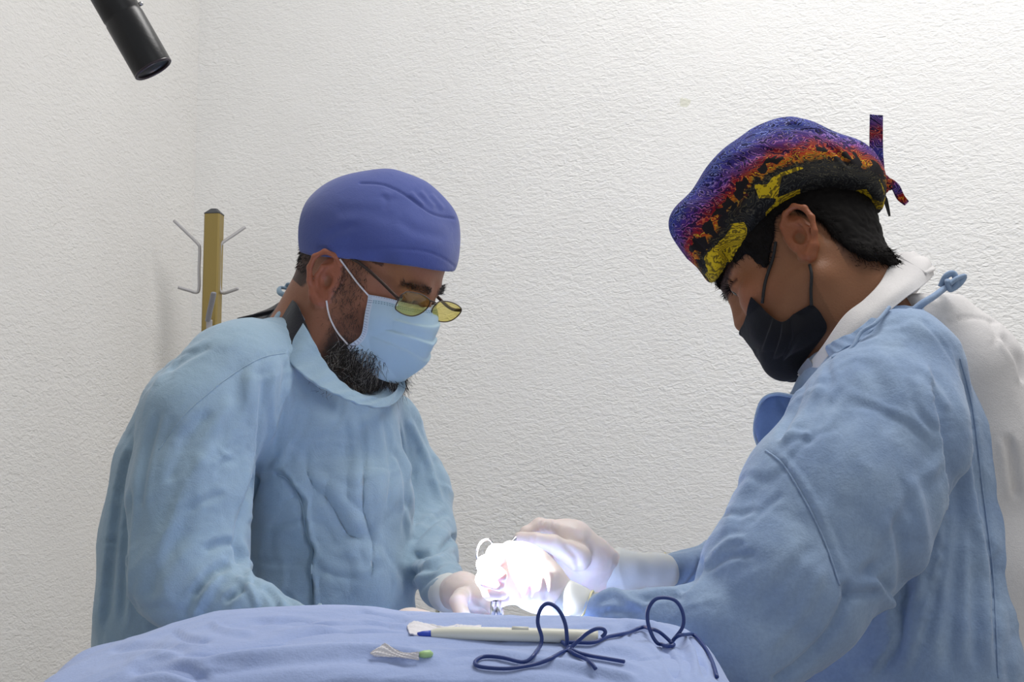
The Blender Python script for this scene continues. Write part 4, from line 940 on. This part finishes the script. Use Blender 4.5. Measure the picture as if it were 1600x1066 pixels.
# cut the gown open along the back: white shirt shows beyond this edge
backpx = [(1440, 478), (1470, 492), (1500, 528), (1524, 580), (1546, 650), (1562, 720), (1574, 800), (1590, 900), (1597, 1000), (1606, 1100), (1640, 1600), (1640, 2200), (2100, 2200), (2100, 300), (1440, 300)]
x_, y_, z_ = f.ax
a = P(0, 0, 1.9)
Yref = 1.9; bx = [tuple(P(u_, v_, Yref)[[0, 2]]) for u_, v_ in backpx]
sd = poly_sd(x_[:, None]+0*z_[None, :], z_[None, :]+0*x_[:, None], bx)
f._apply((slice(None),)*3, np.broadcast_to(sd[:, None, :], f.v.shape).astype(np.float32), .012, 'sub')
V, Fq = f.mesh(2); Nn = normals(V, Fq)
V = V+Nn*(.0020*folds(V, 9, (.25, .2, -.9), 3.0, 31)+.0010*folds(V, 26, (.4, .1, -.8), 2, 32)+.0014*vnoise(V*15, 33)-.0020*creases(V, 13, (.45, .2, -.8), 2.2, 80)+.0014*creases(V, 22, (-.5, .2, -.8), 2.2, 90)-.0007*creases(V, 42, (.6, .2, -.6), 2, 95, .14))[:, None]
sR = [
 ([(1196, 704), (1225, 728), (1262, 790), (1290, 850), (1312, 915)], 2.0, 2.6, 'h'), ([(1205, 700), (1240, 735), (1275, 790), (1302, 850), (1322, 905)], 5, 2.5, 'r'),
 ([(1322, 912), (1330, 928), (1368, 925)], 6, 8, 'h'), ([(1330, 925), (1300, 985), (1255, 1035), (1210, 1068)], 7, 9, 'h'), ([(1350, 890), (1395, 940), (1400, 1000), (1360, 1060)], 8, 8, 's'),
 ([(1345, 905), (1375, 870), (1420, 800), (1452, 735)], 9, 6, 'v'), ([(1360, 885), (1390, 850), (1432, 780), (1465, 700)], 8, 5, 'r'), ([(1450, 560), (1460, 640), (1472, 730), (1470, 860), (1440, 990), (1410, 1066)], 9, 7, 's'),
 ([(1400, 800), (1412, 900), (1395, 1000)], 9, 6, 'v'), ([(1500, 560), (1520, 640), (1535, 760), (1552, 900), (1560, 1060)], 2, 3, 'h'), ([(1485, 540), (1510, 640), (1520, 760), (1545, 900), (1550, 1060)], 8, 5, 's'),
 ([(1480, 700), (1500, 800), (1490, 940), (1478, 1060)], 10, 6, 'v'), ([(1515, 800), (1520, 900), (1525, 1050)], 8, 5, 'v'), ([(1425, 740), (1440, 850), (1430, 950)], 9, 5, 'r'),
 ([(1260, 590), (1240, 640), (1215, 690)], 5, 4, 'v'), ([(1290, 580), (1262, 640), (1225, 690)], 7, 4, 'r'), ([(1320, 600), (1270, 680), (1262, 690)], 6, 3, 'v'), ([(1218, 692), (1245, 678), (1270, 682)], 4, 3, 'r'),
 ([(1100, 800), (1150, 805), (1185, 795)], 5, 3, 'v'), ([(1110, 870), (1140, 845), (1165, 842)], 5, 4, 'r'), ([(1098, 895), (1140, 870), (1180, 868)], 5, 4, 'v'), ([(1180, 740), (1150, 790), (1130, 840)], 8, 3, 'r'),
 ([(1225, 770), (1190, 800), (1170, 820)], 5, 2.5, 'v'), ([(1270, 850), (1230, 900), (1180, 950)], 10, 3, 'v'), ([(1290, 880), (1250, 960), (1200, 1010)], 9, 3, 'r'),
 ([(1440, 500), (1475, 540), (1500, 600), (1515, 660)], 2, 2, 'h'), ([(1440, 570), (1470, 620), (1480, 640)], 5, 3, 'r'), ([(1420, 590), (1430, 640), (1460, 680)], 5, 3, 'v'), ([(1350, 560), (1380, 610), (1390, 680)], 12, 2.5, 'v'),
 ([(1468, 676), (1500, 672), (1530, 668)], 2, 1.6, 'h'), ([(1330, 640), (1300, 720), (1290, 790)], 12, 2.5, 'v'),
 ([(1060, 925), (1075, 915), (1092, 893), (1095, 870)], 5, 6, 'v'), ([(1000, 940), (1040, 930), (1070, 935)], 5, 5, 'v'), ([(925, 938), (960, 925), (985, 940), (1010, 948)], 5, 5, 'r'), ([(930, 958), (965, 955), (1000, 962)], 4, 4, 'v')]
V = press_folds(V, Fq, sR); V = lap(V, Fq, .6)
gownR = mesh('surgical_gown', V, Fq, M['gownR'], surgR); treeGR = bvh(V, Fq)
tubepart('seam', on(treeGR, [(1196, 704), (1225, 728), (1262, 790), (1290, 850), (1312, 915)], .0006, 60), .0011, M['gownR'], gownR)
tubepart('seam', on(treeGR, [(1500, 560), (1520, 640), (1535, 760), (1552, 900), (1560, 1060)], .0004, 60), .0010, M['gownR'], gownR)
# neckline binding with gathers, loose flap on the chest, neck tie
ring_patch('neck_binding', [(1440, 478, 1.88), (1400, 478, 1.845), (1370, 492, 1.832), (1330, 520, 1.820), (1296, 536, 1.830), (1290, 545, 1.86)],
    [(1446, 492, 1.87), (1404, 496, 1.835), (1374, 510, 1.822), (1338, 535, 1.812), (1306, 552, 1.812), (1296, 562, 1.84)], [], [], M['gownR'], gownR, .004, lambda u, v: .0005*np.sin(60*u+5*v)+.0010*np.sin(27*u+2))
tubepart('neck_cord', crv(YC((1300, 560, 1.808), (1330, 545, 1.803), (1345, 520, 1.81), (1368, 505, 1.812), (1390, 480, 1.83)), 40), .0022, M['gownR'], gownR)
fl_ = YC((1236, 622, 1.88), (1212, 617, 1.875), (1192, 626, 1.88), (1186, 634, 1.90)); f2_ = YC((1226, 650, 1.87), (1206, 650, 1.87), (1184, 660, 1.88), (1180, 672, 1.90)); f3_ = YC((1212, 680, 1.86), (1200, 688, 1.865), (1186, 690, 1.875), (1184, 696, 1.90)); f4_ = YC((1204, 704, 1.86), (1194, 706, 1.865), (1186, 705, 1.875), (1188, 702, 1.89))
V, q, uv = patch([fl_, f2_, f3_, f4_], 30, 40, .002, lambda u, v: .002*np.sin(9*u+4*v)); mesh('flap', V, q, M['gownIn'], gownR)
tubepart('flap_edge', crv(YC((1240, 620, 1.865), (1212, 616, 1.872), (1191, 626, 1.88), (1181, 655, 1.885), (1180, 680, 1.885), (1188, 703, 1.87)), 40), .0022, M['gownR'], gownR)
tie = tubepart('neck_tie', crv(YC((1428, 486, 1.85), (1442, 474, 1.85), (1458, 464, 1.86), (1474, 452, 1.875), (1484, 444, 1.885)), 30), np.interp(np.linspace(0, 1, len(crv(YC((0, 0, 1), (0, 0, 1), (0, 0, 1), (0, 0, 1), (0, 0, 1)), 30))), [0, .5, 1], [.007, .0055, .005]), M['gownR'], gownR, 8, .7)
tubepart('knot', crv(YC((1470, 448, 1.88), (1478, 432, 1.875), (1490, 428, 1.875), (1494, 444, 1.875), (1484, 452, 1.875), (1480, 438, 1.868)), 40), .0042, M['gownR'], tie, 8, .8)
tubepart('knot', crv(YC((1484, 444, 1.87), (1494, 436, 1.87), (1506, 432, 1.875), (1500, 442, 1.875), (1490, 450, 1.875)), 24), .0040, M['gownR'], tie, 8, .7)
for s_ in (-1, 1):
    a = np.array([pr[0]-.02, pr[1]+s_*.095, .045])
    ff = Field(np.arange(a[0]-.25, a[0]+.1, .006), np.arange(a[1]-.08, a[1]+.08, .006), np.arange(-.01, .13, .006))
    ff.ell(a+np.array([-.10, 0, -.012]), (.11, .045, .035), k=.02); ff.ell(a+np.array([.01, 0, .0]), (.055, .04, .05), k=.03)
    ff.ell(a+np.array([-.06, 0, -.07]), (.3, .2, .028), k=.001, op='sub')
    v_, q_ = ff.mesh(1); v_[:, 2] += -v_[:, 2].min(); mesh('shoe', v_, q_, M['white'], surgR)

# ------------------------------------------------------------------ gloved hands
def hand(name, parent, palm, fingers, cuff, ring, lo, hi, Y0, Y1, h=.0017, k=.010, wr=None):
    """palm/fingers/cuff: px chains; one continuous glove with five separate fingers, then the cuff and its rolled bead"""
    f = grid_around(lo[0], lo[1], hi[0], hi[1], Y0, Y1, h)
    for c in palm: f.chain(c, 1, .014)
    for c in fingers: f.chain(c, 1, .0035)
    V, Fq = f.mesh(2); Nn = normals(V, Fq)
    V = V+Nn*(.0005*folds(V, 60, (1, 0, 0), 2, 3)+.0003*vnoise(V*150, 5))[:, None]
    if wr: V = press_folds(V, Fq, wr)
    g = mesh(name, V, Fq, M['glove'], parent)
    f = grid_around(lo[0], lo[1], hi[0], hi[1], Y0, Y1, .0024)
    for c in cuff: f.chain(c, 1, .01)
    V, Fq = f.mesh(2); Nn = normals(V, Fq); V = V+Nn*(.0016*folds(V, 30, (.2, .3, -1), 2.5, 8)+.0006*vnoise(V*70, 5))[:, None]
    cf = mesh('glove_cuff', V, Fq, M['cuff'], g)
    (px, py, Y, r, tilt, q) = ring; c = P(px, py, Y); R_ = r*Y/FPX; t = np.linspace(0, 2*math.pi, 41); a = math.radians(tilt)
    ax_ = np.array([math.cos(a), 0, math.sin(a)]); up_ = np.array([-math.sin(a), 0, math.cos(a)])
    pts = [c+up_*R_*math.cos(x)+np.array([0, 1, 0])*R_*q*math.sin(x)+ax_*.0012*math.sin(3*x) for x in t]
    tubepart('cuff_bead', pts, .0013, M['cuffring'], cf, 6)
    return g
hand('glove', surgR,
    [[(955, 891, 1.99, 30), (918, 874, 1.97, 35), (893, 850, 1.955, 34)], [(935, 905, 1.98, 18), (893, 884, 1.96, 19)], [(900, 835, 1.96, 18), (880, 830, 1.955, 17)]],
    [[(884, 829, 1.955, 16), (843, 822, 1.94, 11.5), (822, 833, 1.935, 10), (814, 843, 1.93, 8.5)], [(903, 872, 1.93, 21), (864, 850, 1.915, 14), (836, 844, 1.915, 11.5), (812, 842, 1.92, 10.5)],
     [(890, 845, 1.97, 16), (852, 845, 1.975, 11), (846, 866, 1.97, 9.5)], [(893, 862, 1.98, 15), (862, 866, 1.985, 10.5), (858, 886, 1.975, 9.5)], [(897, 878, 1.985, 14), (874, 884, 1.985, 9.5), (868, 900, 1.975, 8.5)]],
    [[(943, 891, 1.985, 33.5), (975, 892, 2.0, 31), (1032, 894, 2.03, 28.5)]], (1041, 894, 2.04, 29, 3, 1), (780, 790), (1075, 945), 1.88, 2.1,
    wr=[([(848, 812), (846, 822), (850, 832)], 2.5, 1.2, 'v'), ([(866, 812), (864, 830)], 2.5, 1.0, 'v'), ([(835, 835), (832, 850)], 3, .8, 'v'), ([(880, 850), (900, 870), (905, 900)], 5, 1.5, 'v')])
hand('glove', surgR,
    [[(880, 940, 1.765, 31), (838, 912, 1.76, 40), (812, 892, 1.76, 38)], [(826, 878, 1.755, 24), (806, 868, 1.755, 20)]],
    [[(810, 868, 1.755, 20), (775, 866, 1.745, 14.5), (766, 888, 1.725, 12), (784, 900, 1.71, 10)], [(808, 882, 1.76, 19), (759, 883, 1.75, 14), (760, 906, 1.73, 12), (780, 914, 1.715, 10)],
     [(810, 900, 1.765, 18), (757, 905, 1.765, 13.5), (766, 926, 1.75, 11.5), (786, 928, 1.735, 9.5)], [(820, 918, 1.77, 16), (772, 922, 1.78, 12), (782, 938, 1.77, 10), (798, 936, 1.76, 9)],
     [(824, 872, 1.79, 17), (798, 858, 1.80, 12.5), (776, 868, 1.795, 10.5)]],
    [[(868, 936, 1.765, 35), (890, 946, 1.762, 33), (906, 952, 1.757, 30)]], (911, 954, 1.755, 33, -28, 1), (725, 830), (945, 1000), 1.68, 1.86,
    wr=[([(840, 880), (852, 905), (850, 940)], 4, 1.2, 'v'), ([(830, 900), (815, 940)], 4, 1.0, 'r')])
hand('glove', surgL,
    [[(702, 927, 2.03, 27), (722, 925, 2.0, 27), (742, 934, 1.97, 22)]],
    [[(738, 928, 1.97, 15), (760, 940, 1.94, 11), (778, 958, 1.92, 9.5)], [(740, 936, 1.98, 15), (764, 952, 1.96, 11), (780, 972, 1.94, 9.5)], [(736, 944, 1.99, 14), (756, 962, 1.98, 10.5), (770, 984, 1.96, 9)],
     [(728, 950, 2.0, 13), (742, 970, 1.99, 9.5), (752, 988, 1.98, 8.5)], [(722, 930, 1.96, 13), (716, 940, 1.915, 12.5), (722, 962, 1.90, 12), (728, 985, 1.895, 11)]],
    [[(698, 927, 2.04, 29), (706, 926, 2.02, 28.5)]], (690, 928, 2.05, 30, -12, 1), (655, 870), (800, 1010), 1.86, 2.1)
hand('glove', surgL,
    [[(600, 992, 1.93, 22), (640, 980, 1.91, 25), (662, 976, 1.90, 22)]],
    [[(660, 974, 1.895, 15), (700, 985, 1.88, 11), (730, 1000, 1.88, 9.5)], [(660, 980, 1.905, 14), (698, 994, 1.90, 11), (722, 1008, 1.89, 9.5)], [(656, 988, 1.915, 14), (690, 1004, 1.91, 10.5), (710, 1014, 1.90, 9)],
     [(650, 994, 1.92, 13), (676, 1008, 1.92, 9.5), (690, 1014, 1.91, 8.5)], [(640, 985, 1.88, 14), (664, 998, 1.86, 11), (684, 1006, 1.855, 10)]],
    [[(575, 998, 1.935, 25), (604, 991, 1.93, 23)]], (566, 1000, 1.935, 26, 15, 1), (540, 940), (760, 1030), 1.82, 2.0)
# ------------------------------------------------------------------ draped table
tb = root('operating_table', 'steel operating table hidden under the blue drape', 'table', (-.13, 1.66, 0))
MB().box((-.14, 1.68, .93), (.52, .50, .05)).build('table_top', M['metal'], tb, False)
MB().tube([(-.13, 1.68, .06), (-.13, 1.68, .905)], .05, 20).build('pedestal', M['metal'], tb)
MB().box((-.13, 1.68, .03), (.42, .40, .06)).build('base', M['metal'], tb, False)
silx = [60, 90, 130, 200, 330, 450, 560, 620, 700, 760, 900, 1000, 1050, 1080, 1110, 1130]
sily = [1100, 1064, 1021, 1000, 965, 956, 952, 956, 960, 964, 968, 974, 981, 996, 1026, 1064]
us = [P(a, b, 1.60) for a, b in zip(silx, sily)]
cx = [us[0][0]-.012]*3+[u_[0] for u_ in us]+[us[-1][0]+.010]*3; cz = [.45, .75, .95]+[u_[2] for u_ in us]+[.95, .75, .45]
rowsY = [(2.03, None, .45), (2.02, None, .8), (2.0, None, .965), (1.95, None, .985), (1.78, None, .985), (1.70, None, 1.02), (1.65, .018, 9), (1.60, 0, 9), (1.53, .014, 9), (1.47, .027, 9), (1.43, .040, 9), (1.405, .062, 9), (1.39, .11, 9), (1.385, .20, 9), (1.38, None, .7), (1.375, None, .45)]
G_ = []
for y_, d_, zc in rowsY:
    r_ = []
    for i, (x_, z_) in enumerate(zip(cx, cz)):
        z2 = (z_-d_) if d_ is not None else min(zc, z_)
        xx = x_
        if y_ > 1.66 and x_ > .165: xx = .165
        if y_ < 1.42: xx = x_*.985
        r_.append((xx, y_, z2))
    G_.append(r_)
def cloth_d(u, v): return 0*u
V, q, uv = patch(G_, 420, 330, .002)
n0 = (q.shape[0]); h_ = len(V)//2
Nn = normals(V, q)
if Nn[np.argmax(V[:, 2])][2] < 0: q = q[:, ::-1].copy(); Nn = -Nn
D = .0022*folds(V, 11, (1, .3, 0), 2.5, 41)+.0016*vnoise(V*22, 42)+.0008*folds(V, 40, (.8, .5, 0), 2, 43)
hang = np.clip((1.0-V[:, 2])/.2, 0, 1); D = D+hang*.008*np.sin(V[:, 0]*55+V[:, 1]*45)
V = V+Nn*(np.where(np.arange(len(V)) < h_, D, D))[:, None]
V = press_folds(V, q, [([(170, 1018), (230, 1012), (300, 1020)], 5, 3, 'v'), ([(270, 985), (290, 1000), (330, 1003)], 4, 4, 'v'), ([(200, 1032), (350, 1020), (470, 1000), (560, 985)], 5, 3, 'v'), ([(420, 990), (500, 985), (600, 990), (650, 995)], 5, 3, 'r'),
    ([(390, 975), (450, 972), (540, 982), (620, 978)], 4, 3, 'v'), ([(330, 970), (350, 985), (400, 990)], 4, 3, 'r'), ([(560, 958), (600, 968), (640, 970)], 4, 3, 'v'), ([(680, 1008), (800, 1006), (950, 1018), (1020, 1040)], 6, 4, 'v'), ([(760, 1020), (900, 1040), (1000, 1062)], 6, 4, 'r'),
    ([(1000, 975), (1040, 985), (1075, 1010), (1090, 1066)], 6, 4, 'r'), ([(960, 980), (1010, 990), (1040, 1020), (1060, 1066)], 6, 5, 'v'), ([(1060, 985), (1085, 1010), (1105, 1060)], 4, 3, 'v'), ([(300, 1040), (420, 1024), (560, 1015), (700, 1030)], 8, 6, 'r'), ([(200, 1050), (260, 1040), (330, 1066)], 9, 6, 'v'), ([(860, 990), (950, 985), (1000, 1000)], 4, 3, 'v')])
drape = tag(mesh('drape', V, q, M['drape'], None), 'periwinkle blue cloth drape mounded over the table in the foreground', 'drape')
treeD = bvh(V, q)
def lay(px, py, lift=0.0):
    h = hit(treeD, px, py, 0)
    return None if h is None else h+np.array([0, 0, lift])
# instruments
def yd(px, py): 
    h = hit(treeD, px, py, 0); return 1.5 if h is None else h[1]
Yp = yd(800, 1003)
pen = root('surgical_pencil', 'white electrosurgical pencil with a blue tip lying on the drape', 'instrument', tuple(P(800, 1000, Yp)))
MB().tube(crv([P(673, 991, Yp), P(700, 990, Yp), P(760, 991, Yp), P(850, 993, Yp), P(934, 996, Yp)], 30), np.interp(np.linspace(0, 1, 29), [0, .12, .35, 1], [.0032, .0048, .0060, .0064])[:len(crv([(0, 0, 0)]*5, 30))], 16).build('barrel', M['pen'], pen)
MB().tube([P(652, 991, Yp), P(660, 991, Yp), P(674, 991, Yp)], [.0014, .0026, .0034], 12).build('tip', M['penblue'], pen)
MB().tube([P(800, 982.5, Yp-.002), P(826, 983.5, Yp-.002)], .0022, 10).build('button', M['pen'], pen)
def crumple(name, pts, label, seed):
    rows = [[P(a, b, yd(a, max(b, 975)+3)+(.005 if seed == 1 else -.003)) for a, b in r] for r in pts]
    rows = [[crv(r, 60)[min(int(t*(len(crv(r, 60))-1)), len(crv(r, 60))-1)] for t in np.linspace(0, 1, 7)] for r in rows]
    V, q, uv = patch(rows, 50, 24, .0012, lambda u, v: .0010*np.sin(9*u+4*v+seed)+.0005*np.sin(21*u-17*v+seed*2)+.0003*np.sin(71*u+37*v))
    return tag(mesh(name, V, q, M['gauze'], None), label, 'gauze')
crumple('gauze_pad', [[(636, 977), (648, 972), (664, 977), (690, 982), (712, 977), (730, 978), (752, 980)], [(637, 984), (660, 984), (690, 986), (720, 985), (750, 987)], [(640, 994), (660, 993), (690, 992), (720, 991), (748, 991)]], 'crumpled white gauze tucked behind the white pencil', 1)
crumple('gauze_pad', [[(578, 1021), (595, 1011), (606, 1008), (622, 1018), (640, 1021), (655, 1021)], [(580, 1024), (606, 1020), (630, 1025), (654, 1026)], [(584, 1026), (610, 1027), (635, 1030), (655, 1031)]], 'small crumpled white gauze at the front of the drape beside a green cap', 2)
gc = MB().tube([P(655, 1023, yd(655, 1026)), P(662, 1023, yd(662, 1026)), P(672, 1022, yd(672, 1025)), P(676, 1022, yd(676, 1025))], [.0022, .0034, .0034, .0014], 12).build('syringe_cap', M['green'])
tag(gc, 'tiny pale green plastic cap at the front of the drape', 'cap')
def cord(name, paths, label):
    mb = MB()
    for p in paths:
        q3 = [(a, b, (yd(a, b) if y is None else y), (1. if y is None else 0.)) for a, b, y in p]
        pts = []
        for a, b, y, g in crv(q3, 160):
            h = lay(a, b, .0022)
            pts.append(h-np.array([0, .002, 0]) if h is not None and (g > .5 or h[1] < y+.006) else P(a, b, y))
        for _ in range(2): pts = [pts[0]]+[(pts[i-1]+2*pts[i]+pts[i+1])/4 for i in range(1, len(pts)-1)]+[pts[-1]]
        mb.tube(pts, .00175, 8)
    return tag(mb.build(name, M['cord']), label, 'cord')
Na = None; ya = yd(850, 1015)-.004; yb = yd(1035, 1010)-.004
cord('cord', [[(931, 1050, Na), (919, 1036, Na), (894, 1024, Na), (886, 1013, ya), (886, 999, ya), (883, 974, ya), (872, 952, ya), (856, 943, ya), (844, 953, ya), (840, 974, ya), (847, 999, ya), (837, 1024, ya-.005), (819, 1039, Na), (787, 1032, Na), (756, 1030, Na), (742, 1039, Na), (750, 1046, Na), (787, 1049, Na), (815, 1046, Na),
    (850, 1038, ya-.012), (881, 1021, ya-.008), (900, 1005, ya-.005), (916, 991, ya-.005), (931, 983, ya-.005), (942, 983, ya-.004), (946, 989, ya-.004), (940, 996, ya-.004)], [(878, 1007, Na), (897, 1021, Na), (919, 1028, Na), (947, 1033, Na), (975, 1038, Na)]], 'navy cord with one tall upright loop lying across the white pencil')
cord('cord', [[(885, 1008, Na), (905, 1008, Na), (928, 1008, Na), (950, 999, Na), (981, 993, Na), (1003, 984, Na), (1022, 984, yb), (1037, 993, yb), (1053, 1010, yb), (1045, 1014, yb), (1034, 1011, yb), (1022, 999, yb), (1013, 977, yb), (1012, 955, yb), (1022, 938, yb), (1037, 934, yb), (1056, 939, yb), (1067, 958, yb), (1067, 980, yb), (1052, 1000, yb), (1048, 1008, yb),
    (1054, 998, yb), (1066, 992, yb), (1084, 996, Na), (1100, 1014, Na), (1112, 1036, Na), (1120, 1062, Na)]], 'navy cord with a wide loop at the right end of the drape')
nh = root('needle_holder', 'steel needle holder gripped in the brightly lit fist, one finger ring showing', 'instrument', tuple(P(770, 900, 1.76)))
def ringpts(px, py, Y, a, b, tilt):
    t = np.linspace(0, 2*math.pi, 33); T = math.radians(tilt); s_ = Y/FPX
    return [P(px, py, Y)+s_*(a*np.cos(x)*np.array([math.cos(T), .3, math.sin(T)])+b*np.sin(x)*np.array([-math.sin(T), 0, math.cos(T)])) for x in t]
MB().tube(ringpts(757, 860, 1.745, 11, 18, -22), .00125, 8, False).build('finger_ring', M['metal'], nh)
MB().tube(ringpts(792, 872, 1.80, 11, 18, -10), .00125, 8, False).build('finger_ring', M['metal'], nh)
MB().tube([P(752, 876, 1.745), P(766, 915, 1.752), P(776, 950, 1.76)], [.0016, .002, .0026], 8).build('shank', M['metal'], nh)
MB().tube([P(792, 890, 1.79), P(784, 920, 1.77), P(776, 950, 1.76)], [.0016, .002, .0026], 8).build('shank', M['metal'], nh)
MB().tube([P(772, 940, 1.755), P(770, 960, 1.755), P(766, 985, 1.76)], [.0034, .003, .0012], 8).build('jaw', M['metal'], nh)
MB().tube([P(778, 940, 1.755), P(780, 960, 1.755), P(776, 985, 1.76)], [.0034, .003, .0012], 8).build('jaw', M['metal'], nh)
fc = root('forceps', 'steel forceps pinched between thumb and index finger of the raised gloved hand', 'instrument', tuple(P(805, 860, 1.92)))
MB().tube([P(822, 836, 1.925), P(806, 842, 1.915), P(797, 852, 1.91), P(786, 900, 1.89), P(780, 960, 1.87)], [.0016, .0018, .002, .0016, .0006], 8, True, 1.6).build('arm', M['metal'], fc)
MB().tube([P(822, 836, 1.925), P(808, 838, 1.93), P(801, 850, 1.925), P(792, 900, 1.90), P(782, 960, 1.872)], [.0016, .0018, .002, .0016, .0006], 8, True, 1.6).build('arm', M['metal'], fc)

# ------------------------------------------------------------------ lamp
lamp = root('surgical_lamp', 'black cylindrical spot lamp head on an arm at the top left corner', 'lamp', tuple(P(200, 40, 1.58)))
a = P(240, 109, 1.58); b = P(146, -55, 1.57); ax_ = (b-a)/np.linalg.norm(b-a); rr = 32.5*1.58/FPX
prof = [(.004, rr*.2), (.003, rr*.86), (.0015, rr*.90), (.0, rr*.96), (.0025, rr), (.058, rr), (.059, rr*.975), (.062, rr*.975), (.063, rr), (.118, rr), (.124, rr*.9), (.128, rr*.5)]
e1 = np.cross(ax_, (0, 1, 0)); e1 /= np.linalg.norm(e1); e2 = np.cross(ax_, e1)
V = [a+ax_*t+r*(math.cos(2*math.pi*k/40)*e1+math.sin(2*math.pi*k/40)*e2) for t, r in prof for k in range(40)]
MB().add(V, [(i*40+k, i*40+(k+1) % 40, (i+1)*40+(k+1) % 40, (i+1)*40+k) for i in range(len(prof)-1) for k in range(40)]+[tuple(range(39, -1, -1)), tuple((len(prof)-1)*40+k for k in range(40))]).build('housing', M['lampb'], lamp)
rimp = [a+ax_*.001+rr*.93*(math.cos(t)*np.cross(ax_, (0, 1, 0))/np.linalg.norm(np.cross(ax_, (0, 1, 0)))+math.sin(t)*np.cross(ax_, np.cross(ax_, (0, 1, 0))/np.linalg.norm(np.cross(ax_, (0, 1, 0))))) for t in np.linspace(0, 2*math.pi, 41)]
MB().tube(rimp, .0016, 8, False).build('rim', M['lens_dark'], lamp)
MB().tube([P(219, 4, 1.555), P(221, 8, 1.555)], [.0022, .0022], 10).build('screw', M['screw'], lamp)
wl = CORN+ld*.75
MB().tube(crv([b-ax_*.004+ax_*.02, b+ax_*.08, b+ax_*.16+np.array([.02, .0, .05]), b+np.array([-.05, .05, .50]), np.array([wl[0]+.30, wl[1]-.25, 2.36]), np.array([wl[0]+.02, wl[1]-.005, 2.38])], 40), .012, 14).build('arm', M['lampb'], lamp)
MB().tube([(wl[0]+.002, wl[1]-.0007, 2.38), (wl[0]+.03, wl[1]-.011, 2.38)], .045, 24).build('wall_mount', M['lampb'], lamp)
sp = bpy.data.lights.new('lamp_beam', 'SPOT'); sp.energy = 1000; sp.spot_size = math.radians(13); sp.spot_blend = .55; sp.shadow_soft_size = .012; sp.color = (.97, .97, 1)
so = bpy.data.objects.new('lamp_beam', sp); COL.objects.link(so); so.location = a-ax_*.006
tgt = P(750, 912, 1.75); so.rotation_euler = Vector(tgt-(a-ax_*.006)).to_track_quat('-Z', 'Y').to_euler()

# ------------------------------------------------------------------ coat rack
YK = 3.2
ck = P(328, 600, YK)
rack = root('coat_rack', 'brass-coloured square post coat rack with grey wire hooks in the corner', 'coat rack', (ck[0], YK, 0))
ztop = P(328, 336, YK)[2]; w_ = .0315; rz = math.radians(-8); Rz = np.array([[math.cos(rz), -math.sin(rz), 0], [math.sin(rz), math.cos(rz), 0], [0, 0, 1]])
def prism(c, w0, w1, z0, z1, bev=.003):
    o_ = []
    for w, z in ((w0, z0), (w1, z1)):
        h = w/2; p = [(-h+bev, -h), (h-bev, -h), (h, -h+bev), (h, h-bev), (h-bev, h), (-h+bev, h), (-h, h-bev), (-h, -h+bev)]
        o_ += [np.array([c[0], c[1], z])+Rz@np.array([a_, b_, 0]) for a_, b_ in p]
    return o_, [(i, (i+1) % 8, 8+(i+1) % 8, 8+i) for i in range(8)]+[tuple(range(7, -1, -1)), tuple(range(8, 16))]
MB().add(*prism((ck[0], YK), w_, w_, .03, ztop)).build('post', M['rack'], rack, False)
mb = MB().add(*prism((ck[0], YK), w_+.001, w_+.001, ztop, ztop+.002)); mb.add(*prism((ck[0], YK), w_+.001, w_*.45, ztop+.002, ztop+.0115)); mb.build('finial', M['plastic'], rack, False)
MB().tube([P(328, 330, YK-.0085)+np.array([-.003, 0, 0]), P(331, 330, YK-.0085)+np.array([.001, 0, 0])], .0012, 8).build('finial_screw', M['screw'], rack)
def hook(pts, r=.0032, m='hook'): MB().tube(crv(pts, 40), r, 8).build('hook', M[m], rack)
hook([P(272, 345, YK+.02), P(292, 364, YK+.01), P(309, 381, YK), P(312, 390, YK), P(311, 420, YK), P(311, 450, YK), P(307, 457, YK), P(295, 454, YK-.005), P(278, 449, YK-.01)])
hook([P(383, 355, YK+.02), P(364, 368, YK+.01), P(347, 380, YK), P(344, 390, YK), P(343, 420, YK), P(343, 450, YK), P(348, 458, YK), P(358, 456, YK-.005), P(372, 451, YK-.01)])
MB().tube(crv([P(334, 457, YK-.075), P(331, 472, YK-.06), P(327, 490, YK-.04), P(325, 502, YK-.028)], 20), [.0045]+[.0056]*(len(crv([(0, 0, 0)]*4, 20))-1), 10, True, .35, None).build('hook', M['hookdark'], rack)
MB().tube(crv([P(327, 500, YK-.028), P(327, 515, YK-.022), P(327, 560, YK-.02), P(325, 600, YK-.03), P(322, 612, YK-.06)], 20), .006, 10, True, .35).build('hook', M['hook'], rack)
hook([P(328, 360, YK+.06), P(328, 385, YK+.025), P(328, 420, YK+.02), P(328, 450, YK+.02), P(328, 456, YK+.05)])
for i in range(4):
    t = rz+math.pi/4+i*math.pi/2; d = np.array([math.cos(t), math.sin(t), 0]); c = np.array([ck[0], YK, 0])
    MB().tube(crv([c+d*.01+np.array([0, 0, .10]), c+d*.06+np.array([0, 0, .07]), c+d*.105+np.array([0, 0, .02]), c+d*.11+np.array([0, 0, .012])], 16), .011, 10).build('foot', M['rack'], rack)

# trousers of both surgeons, below the gowns
for p_, dx, su in ((pl, 1, surgL), (pr, -1, surgR)):
    f = Field(np.arange(p_[0]-.2, p_[0]+.2, .012), np.arange(p_[1]-.26, p_[1]+.26, .012), np.arange(.06, p_[2]+.05, .012))
    for s_ in (-1, 1):
        h = np.array([p_[0]-dx*.02, p_[1]+s_*.07, p_[2]-.08]); k = np.array([p_[0]+dx*.02, p_[1]+s_*.085, .48]); a = np.array([p_[0]-dx*.01, p_[1]+s_*.095, .11])
        f.cap(h, k, .085, .072, 1, .02); f.cap(k, a, .072, .062, 1, .02)
    V, Fq = f.mesh(2); mesh('trousers', V, Fq, M['pants'] if dx > 0 else M['white'], su)
